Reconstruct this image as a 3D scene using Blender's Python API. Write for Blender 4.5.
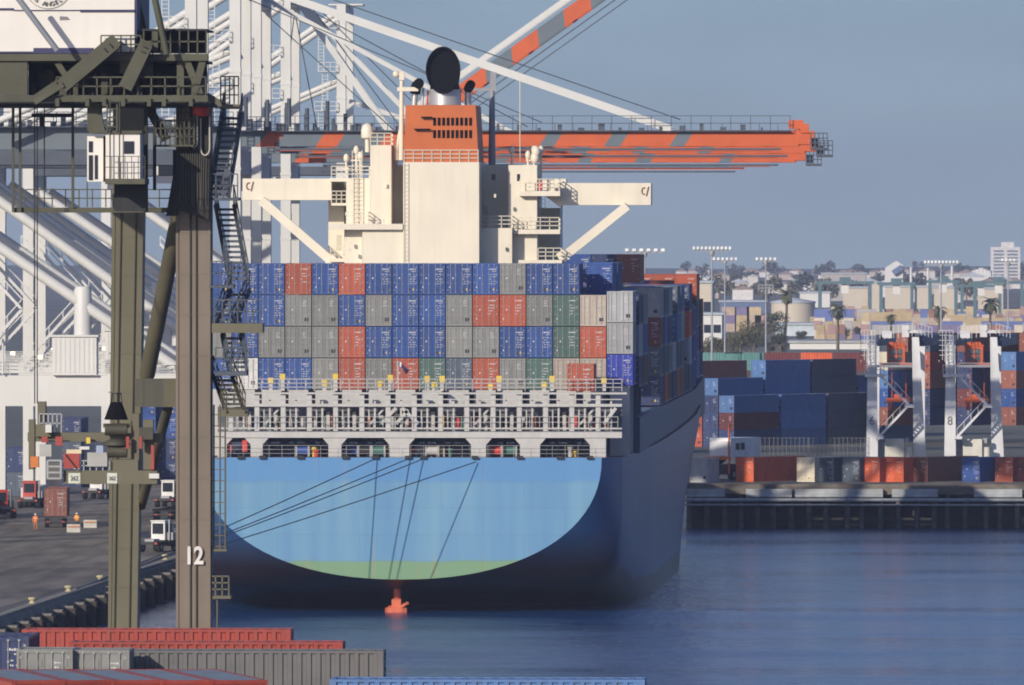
import bpy, math, random
from mathutils import Vector, Matrix
R = math.radians
rnd = random.Random(7)
SC = bpy.context.scene
COL = SC.collection
for o in list(bpy.data.objects): bpy.data.objects.remove(o)

# ------------------------------------------------------------------ camera, sky, sun, exposure
F = 11000.0            # focal length in pixels of a 1024 px wide frame
VPX, HZ, CH = 923.0, 240.0, 34.0   # where +Y meets the horizon; camera height above the water
cam = bpy.data.cameras.new('camera'); cam_o = bpy.data.objects.new('camera', cam); COL.objects.link(cam_o)
cam.sensor_width = 36.0; cam.lens = F*36/1024
cam.clip_start = 5; cam.clip_end = 60000
cam_o.location = (0, 0, CH)
cam_o.rotation_euler = (R(90)-math.atan((342.5-HZ)/F), 0, math.atan((VPX-512)/F))
SC.camera = cam_o

AZ, EL = R(30), R(20)                       # sun behind the camera, to its left
SUN = Vector((-math.sin(AZ)*math.cos(EL), -math.cos(AZ)*math.cos(EL), math.sin(EL)))
w = bpy.data.worlds.new('World'); SC.world = w; w.use_nodes = True
nt = w.node_tree; nt.nodes.clear()
wo = nt.nodes.new('ShaderNodeOutputWorld'); bg = nt.nodes.new('ShaderNodeBackground')
sky = nt.nodes.new('ShaderNodeTexSky'); sky.sky_type = 'NISHITA'; sky.sun_disc = False
sky.sun_elevation = EL; sky.sun_rotation = math.pi+AZ
sky.air_density = 1.3; sky.dust_density = 1.6; sky.ozone_density = 3.5; sky.altitude = 0
tc = nt.nodes.new('ShaderNodeTexCoord'); sp = nt.nodes.new('ShaderNodeSeparateXYZ'); cb = nt.nodes.new('ShaderNodeCombineXYZ')
mx = nt.nodes.new('ShaderNodeMath'); mx.operation = 'MAXIMUM'; mx.inputs[1].default_value = 0
ad = nt.nodes.new('ShaderNodeMath'); ad.operation = 'ADD'; ad.inputs[1].default_value = 0.08
nt.links.new(tc.outputs['Generated'], sp.inputs[0]); nt.links.new(sp.outputs[2], mx.inputs[0]); nt.links.new(mx.outputs[0], ad.inputs[0])
nt.links.new(sp.outputs[0], cb.inputs[0]); nt.links.new(sp.outputs[1], cb.inputs[1]); nt.links.new(ad.outputs[0], cb.inputs[2])
nt.links.new(cb.outputs[0], sky.inputs[0]); tn = nt.nodes.new('ShaderNodeVectorMath'); tn.operation = 'MULTIPLY'; tn.inputs[1].default_value = (.965,.985,1.27)
nt.links.new(sky.outputs[0], tn.inputs[0]); # faint uneven smog
sn = nt.nodes.new('ShaderNodeTexNoise'); sn.inputs['Scale'].default_value = 1; sn.inputs['Detail'].default_value = 3
sm = nt.nodes.new('ShaderNodeMapping'); sm.inputs['Scale'].default_value = (22, 22, 90); nt.links.new(tc.outputs['Generated'], sm.inputs[0]); nt.links.new(sm.outputs[0], sn.inputs['Vector'])
sr = nt.nodes.new('ShaderNodeMapRange'); sr.inputs[1].default_value = .3; sr.inputs[2].default_value = .7; sr.inputs[3].default_value = .93; sr.inputs[4].default_value = 1.07; nt.links.new(sn.outputs['Fac'], sr.inputs[0])
sv = nt.nodes.new('ShaderNodeVectorMath'); sv.operation = 'SCALE'; nt.links.new(tn.outputs[0], sv.inputs[0]); nt.links.new(sr.outputs[0], sv.inputs['Scale'])
# sky dimmed along the horizon; the stronger sky above is added fill light
hb = nt.nodes.new('ShaderNodeMapRange'); hb.interpolation_type = 'SMOOTHSTEP'; hb.inputs[1].default_value = 0; hb.inputs[2].default_value = .16; hb.inputs[3].default_value = 0.77; hb.inputs[4].default_value = 1.0; nt.links.new(sp.outputs[2], hb.inputs[0])
sw = nt.nodes.new('ShaderNodeVectorMath'); sw.operation = 'SCALE'; nt.links.new(sv.outputs[0], sw.inputs[0]); nt.links.new(hb.outputs[0], sw.inputs['Scale'])
nt.links.new(sw.outputs[0], bg.inputs[0]); nt.links.new(bg.outputs[0], wo.inputs[0])
bg.inputs[1].default_value = 0.095
sl = bpy.data.lights.new('sun', 'SUN'); sl.energy = 4.1; sl.angle = R(0.5); sl.color = (1.0, 0.90, 0.76)
sun_o = bpy.data.objects.new('sun', sl); COL.objects.link(sun_o)
sun_o.rotation_euler = SUN.to_track_quat('Z', 'Y').to_euler(); sun_o.location = (-300, -300, 300)
SC.view_settings.view_transform = 'Standard'; SC.view_settings.look = 'None'
SC.view_settings.exposure = 0.05; SC.view_settings.gamma = 1.0
SC.render.engine = 'CYCLES'
HAZE_D = 0.6e-4
SC.cycles.filter_width = 1.9

# ------------------------------------------------------------------ helpers
def X(px, Y): return (px-VPX)*Y/F
def Z(py, Y): return CH-(py-HZ)*Y/F
def P(px, py, Y): return Vector((X(px, Y), Y, Z(py, Y)))
def YG(py, z): return (CH-z)*F/(py-HZ)      # depth of a ground point of height z seen at row py

def tag(o, label=None, cat=None, group=None, kind=None):
    if label: o['label'] = label
    if cat: o['category'] = cat
    if group: o['group'] = group
    if kind: o['kind'] = kind
    return o
def empty(name, loc, label, cat, group=None, rz=0):
    o = bpy.data.objects.new(name, None); COL.objects.link(o); o.location = loc; o.rotation_euler = (0, 0, rz)
    o.empty_display_size = 1
    return tag(o, label, cat, group)
def off_of(p):
    v = Vector((0, 0, 0))
    while p is not None: v += p.location; p = p.parent
    return v

class MB:
    def __init__(s): s.v = []; s.f = []; s.mi = []; s.sm = []; s.pc = []
    def add(s, vs, fs, m=0, smooth=False):
        b = len(s.v); s.v += [tuple(v) for v in vs]; s.pc.append((b, len(s.v), len(s.f), len(s.f)+len(fs)))
        for f in fs: s.f.append([b+i for i in f]); s.mi.append(m); s.sm.append(smooth)
        return s
    def box(s, x0, x1, y0, y1, z0, z1, m=0):
        vs = [(x0,y0,z0),(x1,y0,z0),(x1,y1,z0),(x0,y1,z0),(x0,y0,z1),(x1,y0,z1),(x1,y1,z1),(x0,y1,z1)]
        return s.add(vs, [(0,3,2,1),(4,5,6,7),(0,1,5,4),(1,2,6,5),(2,3,7,6),(3,0,4,7)], m)
    def pbox(s, px0, px1, py0, py1, Y, d=1.0, m=0):     # front face at depth Y, running back d metres
        return s.box(X(px0,Y), X(px1,Y), Y, Y+d, Z(py1,Y), Z(py0,Y), m)
    def bar(s, p, q, w, h=None, m=0, up=(0,0,1)):
        p = Vector(p); q = Vector(q); h = h or w; d = (q-p).normalized()
        u = Vector(up)
        if abs(d.dot(u)) > .98: u = Vector((0,1,0))
        a = d.cross(u).normalized()*w/2; b = a.cross(d).normalized()*h/2
        vs = [p-a-b,p+a-b,p+a+b,p-a+b,q-a-b,q+a-b,q+a+b,q-a+b]
        return s.add(vs, [(0,3,2,1),(4,5,6,7),(0,1,5,4),(1,2,6,5),(2,3,7,6),(3,0,4,7)], m)
    def tube(s, p, q, r, r2=None, n=8, m=0, cap=True):
        p = Vector(p); q = Vector(q); r2 = r if r2 is None else r2
        d = (q-p).normalized(); u = Vector((0,0,1)) if abs(d.z) < .9 else Vector((0,1,0))
        a = d.cross(u).normalized(); b = a.cross(d).normalized()
        vs = []
        for c, rr in ((p, r), (q, r2)):
            for i in range(n):
                t = 2*math.pi*i/n; vs.append(c+a*math.cos(t)*rr+b*math.sin(t)*rr)
        s.add(vs, [(i, (i+1)%n, n+(i+1)%n, n+i) for i in range(n)], m, True)
        if cap:
            s.add(vs, [tuple(range(n))[::-1], tuple(range(n, 2*n))], m)
        return s
    def path(s, pts, r, n=6, m=0):
        for a, b in zip(pts, pts[1:]): s.tube(a, b, r, n=n, m=m)
        return s
    def ext(s, poly, vec, m=0):                          # any planar polygon swept along vec
        vec = Vector(vec); n = len(poly); vs = [Vector(p) for p in poly]+[Vector(p)+vec for p in poly]
        return s.add(vs, [tuple(range(n)), tuple(range(2*n-1, n-1, -1))]+[((i+1)%n, i, n+i, n+(i+1)%n) for i in range(n)], m)
    def lathe(s, c, prof, n=16, m=0, sy=1.0):
        c = Vector(c); vs = []
        for r, z in prof:
            for i in range(n):
                t = 2*math.pi*i/n; vs.append(c+Vector((r*math.cos(t), sy*r*math.sin(t), z)))
        fs = []
        for k in range(len(prof)-1):
            for i in range(n): fs.append((k*n+i, k*n+(i+1)%n, (k+1)*n+(i+1)%n, (k+1)*n+i))
        s.add(vs, fs, m, True)
        s.add(vs, [tuple(range(n))[::-1], tuple(range((len(prof)-1)*n, len(prof)*n))], m)
        return s
    def ball(s, c, rx, ry=None, rz=None, n=10, m=0):
        ry = ry or rx; rz = rz or rx; k = max(5, n//2+1)
        pr = [(max(.001, math.sin(math.pi*i/k)), -math.cos(math.pi*i/k)) for i in range(k+1)]
        c = Vector(c); vs = []
        for r, z in pr:
            for i in range(n):
                t = 2*math.pi*i/n; vs.append(c+Vector((rx*r*math.cos(t), ry*r*math.sin(t), rz*z)))
        fs = [(j*n+i, j*n+(i+1)%n, (j+1)*n+(i+1)%n, (j+1)*n+i) for j in range(k) for i in range(n)]
        return s.add(vs, fs, m, True)
    def rail(s, p, q, h=1.1, n=6, r=.035, bars=2, m=0):
        p = Vector(p); q = Vector(q); up = Vector((0,0,h))
        for i in range(n+1):
            a = p.lerp(q, i/n); s.bar(a, a+up, 2*r, m=m)
        for k in range(bars):
            u = up*((k+1)/bars); s.bar(p+u, q+u, 2*r, m=m)
        return s
    def flight(s, p, q, w=1.0, n=14, m=0, rails=True, th=.05):     # a stair flight from p to q, w metres wide along Y
        p = Vector(p); q = Vector(q); W = Vector((0, w, 0))
        for k in (0, 1):
            s.bar(p+W*k, q+W*k, .07, .26, m=m)
            if rails:
                u = Vector((0,0,1.0)); s.bar(p+W*k+u, q+W*k+u, .06, m=m)
                for i in range(5):
                    a = p.lerp(q, i/4)+W*k; s.bar(a, a+u, .05, m=m)
        dx = .26 if q.x > p.x else -.26
        for i in range(1, n):
            a = p.lerp(q, i/n); s.box(min(a.x, a.x+dx), max(a.x, a.x+dx), a.y+.05, a.y+w-.05, a.z-th/2, a.z+th/2, m)
        return s
    def fflight(s, p, q, w=1.0, n=14, m=0, th=.06):               # a stair flight climbing away from the viewer, w metres wide along X
        p = Vector(p); q = Vector(q); W = Vector((w, 0, 0)); u = Vector((0,0,1.0))
        for k in (0, 1):
            s.bar(p+W*k, q+W*k, .07, .28, m=m); s.bar(p+W*k+u, q+W*k+u, .06, m=m); s.bar(p+W*k+u*.5, q+W*k+u*.5, .045, m=m)
            for i in range(6): a = p.lerp(q, i/5)+W*k; s.bar(a, a+u, .05, m=m)
        for i in range(1, n):
            a = p.lerp(q, i/n); s.box(a.x+.03, a.x+w-.03, a.y-.14, a.y+.14, a.z-th/2, a.z+th/2, m)
        return s
    def ladder(s, p, q, w=.6, step=.35, r=.035, m=0):
        p = Vector(p); q = Vector(q); W = Vector((w, 0, 0)); n = max(2, int((q-p).length/step))
        s.bar(p, q, 2*r, m=m); s.bar(p+W, q+W, 2*r, m=m)
        for i in range(n):
            a = p.lerp(q, (i+.5)/n); s.bar(a, a+W, 1.4*r, m=m)
        return s
    def mesh(s, name, mats, off=(0,0,0)):
        me = bpy.data.meshes.new(name); o = Vector(off)
        me.from_pydata([tuple(Vector(v)-o) for v in s.v], [], s.f)
        if not isinstance(mats, (list, tuple)): mats = [mats]
        for m in mats: me.materials.append(m)
        me.polygons.foreach_set('material_index', s.mi); me.polygons.foreach_set('use_smooth', s.sm)
        me.update(); return me
    def clusters(s):                                     # groups of pieces that touch
        n = len(s.pc); bb = []
        for v0, v1, f0, f1 in s.pc:
            q = s.v[v0:v1]; bb.append([(min(p[i] for p in q)-.04, max(p[i] for p in q)+.04) for i in range(3)])
        par = list(range(n))
        def fd(i):
            while par[i] != i: par[i] = par[par[i]]; i = par[i]
            return i
        for i in range(n):
            for j in range(i):
                if all(bb[i][k][0] <= bb[j][k][1] and bb[j][k][0] <= bb[i][k][1] for k in range(3)): par[fd(i)] = fd(j)
        g = {}
        for i in range(n): g.setdefault(fd(i), []).append(i)
        out = []
        for ids in g.values():
            m = MB()
            for i in ids:
                v0, v1, f0, f1 = s.pc[i]; b = len(m.v); m.v += s.v[v0:v1]
                for k in range(f0, f1): m.f.append([x-v0+b for x in s.f[k]]); m.mi.append(s.mi[k]); m.sm.append(s.sm[k])
            out.append(m)
        return out
    def build(s, name, mats, parent=None, off=None):
        if parent is not None and 1 < len(s.pc) < 260 and name not in ('crown', 'hull', 'festoon_rail'):
            c = s.clusters()
            if 1 < len(c) <= 60: return [m.build1(name, mats, parent, off) for m in c][0]
        return s.build1(name, mats, parent, off)
    def build1(s, name, mats, parent=None, off=None):
        if off is None: off = off_of(parent) if parent is not None else Vector((0,0,0))
        o = bpy.data.objects.new(name, s.mesh(name, mats, off)); COL.objects.link(o)
        if parent is not None: o.parent = parent
        return o
    def thing(s, name, mats, loc, label, cat, group=None):         # a top-level one-mesh thing whose origin is at loc
        o = bpy.data.objects.new(name, s.mesh(name, mats, loc)); COL.objects.link(o); o.location = loc
        return tag(o, label, cat, group)

def copy_tree(o, parent=None):
    c = o.copy(); COL.objects.link(c); c.parent = parent
    for ch in list(o.children): copy_tree(ch, c)
    return c

# ------------------------------------------------------------------ materials
MATS = {}
def pm(name, col, rough=.55, var=.16, scale=.6, streak=.0, metal=0.0, objcol=False, dirt=(.10,.085,.07), spec=.4, bump=0.0):
    if name in MATS: return MATS[name]
    m = bpy.data.materials.new(name); m.use_nodes = True; n = m.node_tree; L = n.links
    b = n.nodes['Principled BSDF']; b.inputs['Roughness'].default_value = rough; b.inputs['Metallic'].default_value = metal
    b.inputs['Specular IOR Level'].default_value = spec
    t = n.nodes.new('ShaderNodeTexCoord')
    no = n.nodes.new('ShaderNodeTexNoise'); no.inputs['Scale'].default_value = scale; no.inputs['Detail'].default_value = 5
    src = t.outputs['Object']
    if objcol:
        oi = n.nodes.new('ShaderNodeObjectInfo'); va = n.nodes.new('ShaderNodeVectorMath'); va.operation = 'MULTIPLY_ADD'
        va.inputs[1].default_value = (1,1,1); cx = n.nodes.new('ShaderNodeCombineXYZ')
        mu = n.nodes.new('ShaderNodeMath'); mu.operation = 'MULTIPLY'; mu.inputs[1].default_value = 90
        L.new(oi.outputs['Random'], mu.inputs[0])
        for i in range(3): L.new(mu.outputs[0], cx.inputs[i])
        L.new(t.outputs['Object'], va.inputs[0]); L.new(cx.outputs[0], va.inputs[2]); src = va.outputs[0]
    L.new(src, no.inputs['Vector'])
    ra = n.nodes.new('ShaderNodeMapRange'); ra.inputs[1].default_value = .25; ra.inputs[2].default_value = .75
    ra.inputs[3].default_value = 1-var; ra.inputs[4].default_value = 1+var; L.new(no.outputs['Fac'], ra.inputs[0])
    hs = n.nodes.new('ShaderNodeVectorMath'); hs.operation = 'SCALE'; L.new(ra.outputs[0], hs.inputs['Scale'])
    if objcol: L.new(oi.outputs['Color'], hs.inputs[0])
    else: hs.inputs[0].default_value = col[:3]
    out = hs.outputs[0]
    if streak > 0:
        mp = n.nodes.new('ShaderNodeMapping'); mp.inputs['Scale'].default_value = (1.6, 1.6, .12); L.new(src, mp.inputs[0])
        n2 = n.nodes.new('ShaderNodeTexNoise'); n2.inputs['Scale'].default_value = max(1.0, scale*2); n2.inputs['Detail'].default_value = 4
        L.new(mp.outputs[0], n2.inputs['Vector'])
        r2 = n.nodes.new('ShaderNodeMapRange'); r2.inputs[1].default_value = .48; r2.inputs[2].default_value = .78
        r2.inputs[3].default_value = 0; r2.inputs[4].default_value = streak; L.new(n2.outputs['Fac'], r2.inputs[0])
        mxn = n.nodes.new('ShaderNodeMix'); mxn.data_type = 'RGBA'; mxn.inputs[7].default_value = (*dirt, 1)
        L.new(r2.outputs[0], mxn.inputs[0]); L.new(out, mxn.inputs[6]); out = mxn.outputs[2]
    L.new(out, b.inputs['Base Color'])
    if bump:
        bu = n.nodes.new('ShaderNodeBump'); bu.inputs['Strength'].default_value = bump; bu.inputs['Distance'].default_value = .05
        L.new(no.outputs['Fac'], bu.inputs['Height']); L.new(bu.outputs[0], b.inputs['Normal'])
    MATS[name] = m; return m

PAINT = pm('container_paint', (1,1,1), .5, .13, 1.1, .35, objcol=True, dirt=(.13,.10,.08))
ROOFP = pm('faded_container_roof', (1,1,1), .7, .2, .8, .75, objcol=True, dirt=(.34,.27,.25))
ROOFB = pm('blue_grey_roof', (.15,.19,.24), .7, .2, .8, .4, dirt=(.20,.19,.19))
STEEL = pm('galvanised_bars', (.30,.31,.32), .5, .1)
MARK = pm('white_lettering', (.55,.55,.54), .6, .2, 6)
PLAC = pm('dark_placard', (.02,.022,.03), .6, .1)
YELLOW = pm('safety_yellow', (.62,.45,.06), .5)
CREAM = pm('cream_paint', (.69,.635,.515), .5, .06, .25, .22, dirt=(.45,.36,.26))
CREAM2 = pm('deck_white_paint', (.44,.435,.42), .5, .09, .8, .28, dirt=(.30,.26,.22))
ORANGE = pm('funnel_orange', (.48,.115,.025), .55, .10, .5, .12)
BLACK = pm('soot_black', (.006,.006,.007), .9, spec=0.05)
SILVER = pm('silver_lagging', (.55,.55,.55), .35, .1, metal=.6)
WGLASS = pm('dark_window_glass', (.015,.02,.03), .12, .05)
OLIVE = pm('olive_crane_paint', (.112,.104,.066), .6, .14, .35, .30, dirt=(.085,.065,.045))
OLIVEB = pm('olive_leg_faded', (.160,.130,.100), .6, .14, .35, .30, dirt=(.10,.075,.055))
OLIVEU = pm('olive_girder_grimy_shaded', (.066,.066,.042), .65, .22, .5, .35, dirt=(.03,.028,.022))  # darker olive holds grime plus painted shade below the machinery house
OLIVED = pm('olive_machinery', (.055,.052,.034), .65, .2, .8, .3, dirt=(.03,.028,.022))
DARK = pm('dark_machinery', (.018,.019,.022), .7, .3, 1.5)
HOUSE = pm('machinery_house_white', (.66,.635,.59), .55, .06, .3, .16, dirt=(.45,.40,.32))
NAVY = pm('navy_trim', (.03,.03,.09), .6)
WCRANE = pm('crane_white_paint', (.57,.57,.545), .5, .06, .2, .16, dirt=(.40,.38,.34))
BGREY = pm('boom_grey', (.115,.145,.17), .55, .1, .4, .1)
BORANGE = pm('boom_orange', (.52,.095,.022), .5, .12, .4, .12)
BSLATE = pm('walkway_slate_and_beam_shade', (.06,.075,.10), .6, .2)
ROPE = pm('mooring_rope', (.030,.045,.085), .8)
RED = pm('signal_red', (.50,.05,.035), .5)
BLUEK = pm('blue_paint', (.03,.08,.30), .5)
RUST = pm('rudder_primer', (.60,.14,.07), .7, .3, 1.5)
# ------------------------------------------------------------------ setting: water, quays, land
def water_mat():
    m = bpy.data.materials.new('harbour_water'); m.use_nodes = True; n = m.node_tree; L = n.links
    b = n.nodes['Principled BSDF']; b.inputs['Base Color'].default_value = (.008,.046,.15,1)
    b.inputs['Roughness'].default_value = .10; b.inputs['IOR'].default_value = 1.33
    t = n.nodes.new('ShaderNodeTexCoord'); prev = None
    for sc, st, di in (((1.2,.8,1), 1.0, .40), ((.35,.22,1), 1.0, .55), ((.05,.03,1), .4, .6)):
        mp = n.nodes.new('ShaderNodeMapping'); mp.inputs['Scale'].default_value = sc; L.new(t.outputs['Object'], mp.inputs[0])
        no = n.nodes.new('ShaderNodeTexNoise'); no.inputs['Scale'].default_value = 1; no.inputs['Detail'].default_value = 4
        L.new(mp.outputs[0], no.inputs['Vector'])
        bu = n.nodes.new('ShaderNodeBump'); bu.inputs['Strength'].default_value = st; bu.inputs['Distance'].default_value = di
        L.new(no.outputs['Fac'], bu.inputs['Height'])
        if prev: L.new(prev.outputs[0], bu.inputs['Normal'])
        prev = bu
    L.new(prev.outputs[0], b.inputs['Normal'])
    mp = n.nodes.new('ShaderNodeMapping'); mp.inputs['Scale'].default_value = (.012,.035,1); L.new(t.outputs['Object'], mp.inputs[0])
    no = n.nodes.new('ShaderNodeTexNoise'); no.inputs['Scale'].default_value = 1; no.inputs['Detail'].default_value = 3
    L.new(mp.outputs[0], no.inputs['Vector'])
    ra = n.nodes.new('ShaderNodeMapRange'); ra.inputs[1].default_value = .35; ra.inputs[2].default_value = .7; ra.inputs[3].default_value = .08; ra.inputs[4].default_value = .26
    L.new(no.outputs['Fac'], ra.inputs[0]); L.new(ra.outputs[0], b.inputs['Roughness'])
    return m
o = MB().add([(-2500,-150,0),(1500,-150,0),(1500,1440,0),(-2500,1440,0)], [(0,1,2,3)]).build('water', water_mat()); tag(o, kind='structure')

def asphalt():
    m = bpy.data.materials.new('worn_asphalt'); m.use_nodes = True; n = m.node_tree; L = n.links
    b = n.nodes['Principled BSDF']; b.inputs['Roughness'].default_value = .8
    t = n.nodes.new('ShaderNodeTexCoord'); cols = []
    for sc, d in (((.5,.05,1), 6), ((.05,.03,1), 4)):
        mp = n.nodes.new('ShaderNodeMapping'); mp.inputs['Scale'].default_value = sc; mp.inputs['Rotation'].default_value = (0,0,R(4)); L.new(t.outputs['Object'], mp.inputs[0])
        no = n.nodes.new('ShaderNodeTexNoise'); no.inputs['Scale'].default_value = 1; no.inputs['Detail'].default_value = d; L.new(mp.outputs[0], no.inputs['Vector']); cols.append(no)
    ad = n.nodes.new('ShaderNodeMath'); ad.operation = 'ADD'; L.new(cols[0].outputs['Fac'], ad.inputs[0]); L.new(cols[1].outputs['Fac'], ad.inputs[1])
    cr = n.nodes.new('ShaderNodeValToRGB'); e = cr.color_ramp.elements
    e[0].position = .40; e[0].color = (.070,.058,.046,1); e[1].position = .62; e[1].color = (.21,.18,.14,1)
    hf = n.nodes.new('ShaderNodeMath'); hf.operation = 'MULTIPLY'; hf.inputs[1].default_value = .5; L.new(ad.outputs[0], hf.inputs[0])
    L.new(hf.outputs[0], cr.inputs[0]); L.new(cr.outputs[0], b.inputs['Base Color']); return m
ASPH = asphalt()
CONC = pm('quay_concrete', (.22,.20,.17), .8, .25, .5, .4, dirt=(.06,.055,.05))
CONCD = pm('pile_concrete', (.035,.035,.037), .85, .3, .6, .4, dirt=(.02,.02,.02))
GROUND = pm('far_ground', (.12,.12,.10), .9, .35, .01)
QZ, WZ = 3.0, 5.2
def qx(Y): return -75.5+.0195*(Y-900)
def quay_slab():
    mb = MB(); a, b2 = 640, 1420
    mb.ext([(qx(a),a,QZ),(qx(b2),b2,QZ),(-1500,b2,QZ),(-1500,a,QZ)], (0,0,-1.2)); return mb
o = quay_slab().build('quay', ASPH); tag(o, kind='structure')
mb = MB()
mb.ext([(qx(640)-.9,640,QZ+.004),(qx(640)+.02,640,QZ+.004),(qx(1420)+.02,1420,QZ+.004),(qx(1420)-.9,1420,QZ+.004)], (0,0,.22))   # bull rail
mb.ext([(qx(640),640,QZ-.05),(qx(1420),1420,QZ-.05),(qx(1420)+.35,1420,QZ-.05),(qx(640)+.35,640,QZ-.05)], (0,0,-.9))
o = mb.build('quay_edge', CONC); tag(o, kind='structure')
mb = MB(); mb.box(-1490, qx(1420)-8, 648, 1416, -.6, 1.75)
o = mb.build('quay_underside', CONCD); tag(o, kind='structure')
o = MB().box(-260, -5, 300, 600, -1, WZ).build('near_quay', ASPH); tag(o, kind='structure')
FX = -29.6
mb = MB(); mb.box(FX, 1500, 1298, 1420, 4.0, WZ)
o = mb.build('far_wharf', ASPH); tag(o, kind='structure')
mb = MB(); mb.box(FX+2, 1500, 1303, 1419, -.8, 3.98)
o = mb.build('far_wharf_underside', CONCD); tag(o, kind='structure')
mb = MB(); mb.box(-2500, 1500, 1420.02, 11000, -1, WZ-.004)
o = mb.build('far_ground', GROUND); tag(o, kind='structure')
# low hazy rise on the skyline
mb = MB(); pts = []
r2 = random.Random(3)
xs = [-1500+i*40 for i in range(60)]
def hz(x): return 5.5+1.5*math.sin(x*.006)+1.0*math.sin(x*.021+1)
vs = []
for x in xs: vs += [(x,8600,4.2),(x,9300,hz(x)),(x,10600,hz(x)+2)]
fs = []
for i in range(len(xs)-1):
    for k in (0,1): fs.append((3*i+k,3*i+3+k,3*i+4+k,3*i+1+k))
mb.add(vs, fs, 0, True)
o = mb.build('hills', pm('hill_scrub', (.075,.08,.055), .9, .4, .02)); tag(o, kind='structure')

mb = MB()
for off, w_, m in ((-1.9,.16,0),(-2.5,.10,0),(-31.9,.16,0),(-32.5,.10,0),(-9,.18,1),(-13,.18,1),(-17,.18,1),(-21,.18,1),(-25,.18,1)):
    mb.ext([(qx(650)+off,650,QZ+.004),(qx(1410)+off,1410,QZ+.004),(qx(1410)+off+w_,1410,QZ+.004),(qx(650)+off+w_,650,QZ+.004)][::-1], (0,0,.012 if m else .03), m)
o = mb.build('quay_markings', [pm('rail_steel',(.05,.045,.04),.4,metal=.6), pm('worn_lane_paint',(.20,.18,.12),.8,.5,.8)]); tag(o, kind='structure')
# fender piles along the left quay
PILE = pm('timber_fender', (.045,.038,.032), .85, .3, 1, .3, dirt=(.015,.015,.015))
y = 838; k = 0
while y < 1100:
    mb = MB(); x = qx(y)+.42
    mb.box(x, x+1.5, y, y+2.0, -.5, 2.35); mb.box(x-.05, x+1.3, y+.2, y+1.8, 2.35, 2.55, 1)
    mb.box(x+1.5, x+1.75, y+.1, y+1.9, .2, 2.2, 2)
    mb.thing('quay_fender', [PILE, CONC, BLACK], (x+.75, y+1, -.5), 'dark timber fender block on the left quay face, number %d from the near end' % (k+1), 'fender', 'fender blocks along the left quay')
    y += 9.5; k += 1
BOLL = pm('bollard_cream', (.40,.36,.20), .6, .2, 3)
bn = ['nearest', 'second nearest', 'third nearest', 'fourth nearest', 'fifth nearest']
for i, (py, lab) in enumerate(((604,'yellow mooring bollard at the quay edge, nearest to the photographer'), (592,'cream mooring bollard at the quay edge, just left of the olive crane leg'),
        (581.5,'cream mooring bollard holding the stern lines, hidden behind the near olive leg'), (569,'cream mooring bollard at the quay edge between the two olive crane legs'), (560,'cream mooring bollard beside the olive leg numbered 12'))):
    Y = YG(py, QZ+.25); x = qx(Y)-.45
    mb = MB(); mb.lathe((x,Y,QZ+.226), [(.32,0),(.34,.05),(.22,.09),(.2,.26),(.36,.33),(.37,.45),(.24,.52)], 14)
    mb.thing('mooring_bollard', BOLL, (x,Y,QZ+.226), lab, 'bollard', 'mooring bollards along the left quay')

# ------------------------------------------------------------------ haze
hz_m = bpy.data.materials.new('haze_air'); hz_m.use_nodes = True; n = hz_m.node_tree; n.nodes.clear()
ho = n.nodes.new('ShaderNodeOutputMaterial'); hv = n.nodes.new('ShaderNodeVolumePrincipled')
hv.inputs['Color'].default_value = (.60,.70,1.0,1); hv.inputs['Density'].default_value = HAZE_D; hv.inputs['Anisotropy'].default_value = 0.0
n.links.new(hv.outputs[0], ho.inputs['Volume'])
o = MB().box(-2600, 1600, -200, 11200, -3, 118).build('haze', hz_m); tag(o, kind='stuff')
# ------------------------------------------------------------------ shipping containers (origin: bottom centre of the door end, running back along +y)
def cont_body(L, H):
    mb = MB(); w = 1.219
    for sx in (-1, 1):                                   # corrugated long sides
        n = int(L/.43); pitch = (L-.5)/n; ys = []
        for i in range(n):
            y0 = .25+i*pitch; ys += [(y0, 0), (y0+pitch*.42, 0), (y0+pitch*.52, .075), (y0+pitch*.90, .075)]
        ys.append((L-.25, 0)); vs = []
        for yy, d in ys: vs += [(sx*(w-.02-d), yy, .16), (sx*(w-.02-d), yy, H-.11)]
        fs = [(2*i, 2*i+2, 2*i+3, 2*i+1) if sx > 0 else (2*i, 2*i+1, 2*i+3, 2*i+2) for i in range(len(ys)-1)]
        mb.add(vs, fs)
        a, b = sorted((sx*w, sx*(w-.12)))
        mb.box(a, b, 0, .24, 0, H); mb.box(a, b, L-.24, L, 0, H)
        mb.box(a, b, .24, L-.24, 0, .16); mb.box(a+.003, b-.003, .24, L-.24, H-.11, H-.003)
    mb.box(-w+.12, w-.12, .02, .14, H-.16, H-.004); mb.box(-w+.12, w-.12, .02, .14, 0, .17)
    mb.box(-w+.12, w-.12, .14, L-.2, .05, .12)
    mb.box(-w+.12, w-.12, L-.2, L-.02, 0, H-.004)
    mb.box(-w+.12, w-.12, .13, .16, .17, H-.16)
    n = int(L/.6); vs = []                               # ribbed roof
    for i in range(n):
        y0 = .14+i*(L-.34)/n; p = (L-.34)/n
        for q, d in ((0,0),(.4,0),(.5,.02),(.9,.02)): vs += [(-w+.11, y0+p*q, H-.045+d), (w-.11, y0+p*q, H-.045+d)]
    vs += [(-w+.11, L-.2, H-.045), (w-.11, L-.2, H-.045)]
    mb.add(vs, [(2*i, 2*i+1, 2*i+3, 2*i+2) for i in range(len(vs)//2-1)], 1)
    for sx in (-1, 1):                                   # corner castings
        for yy in (-.006, L-.17):
            for zz in (-.002, H-.116): mb.box(min(sx*(w+.006), sx*(w-.17)), max(sx*(w+.006), sx*(w-.17)), yy, yy+.178, zz, zz+.12)
    return mb
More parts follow.
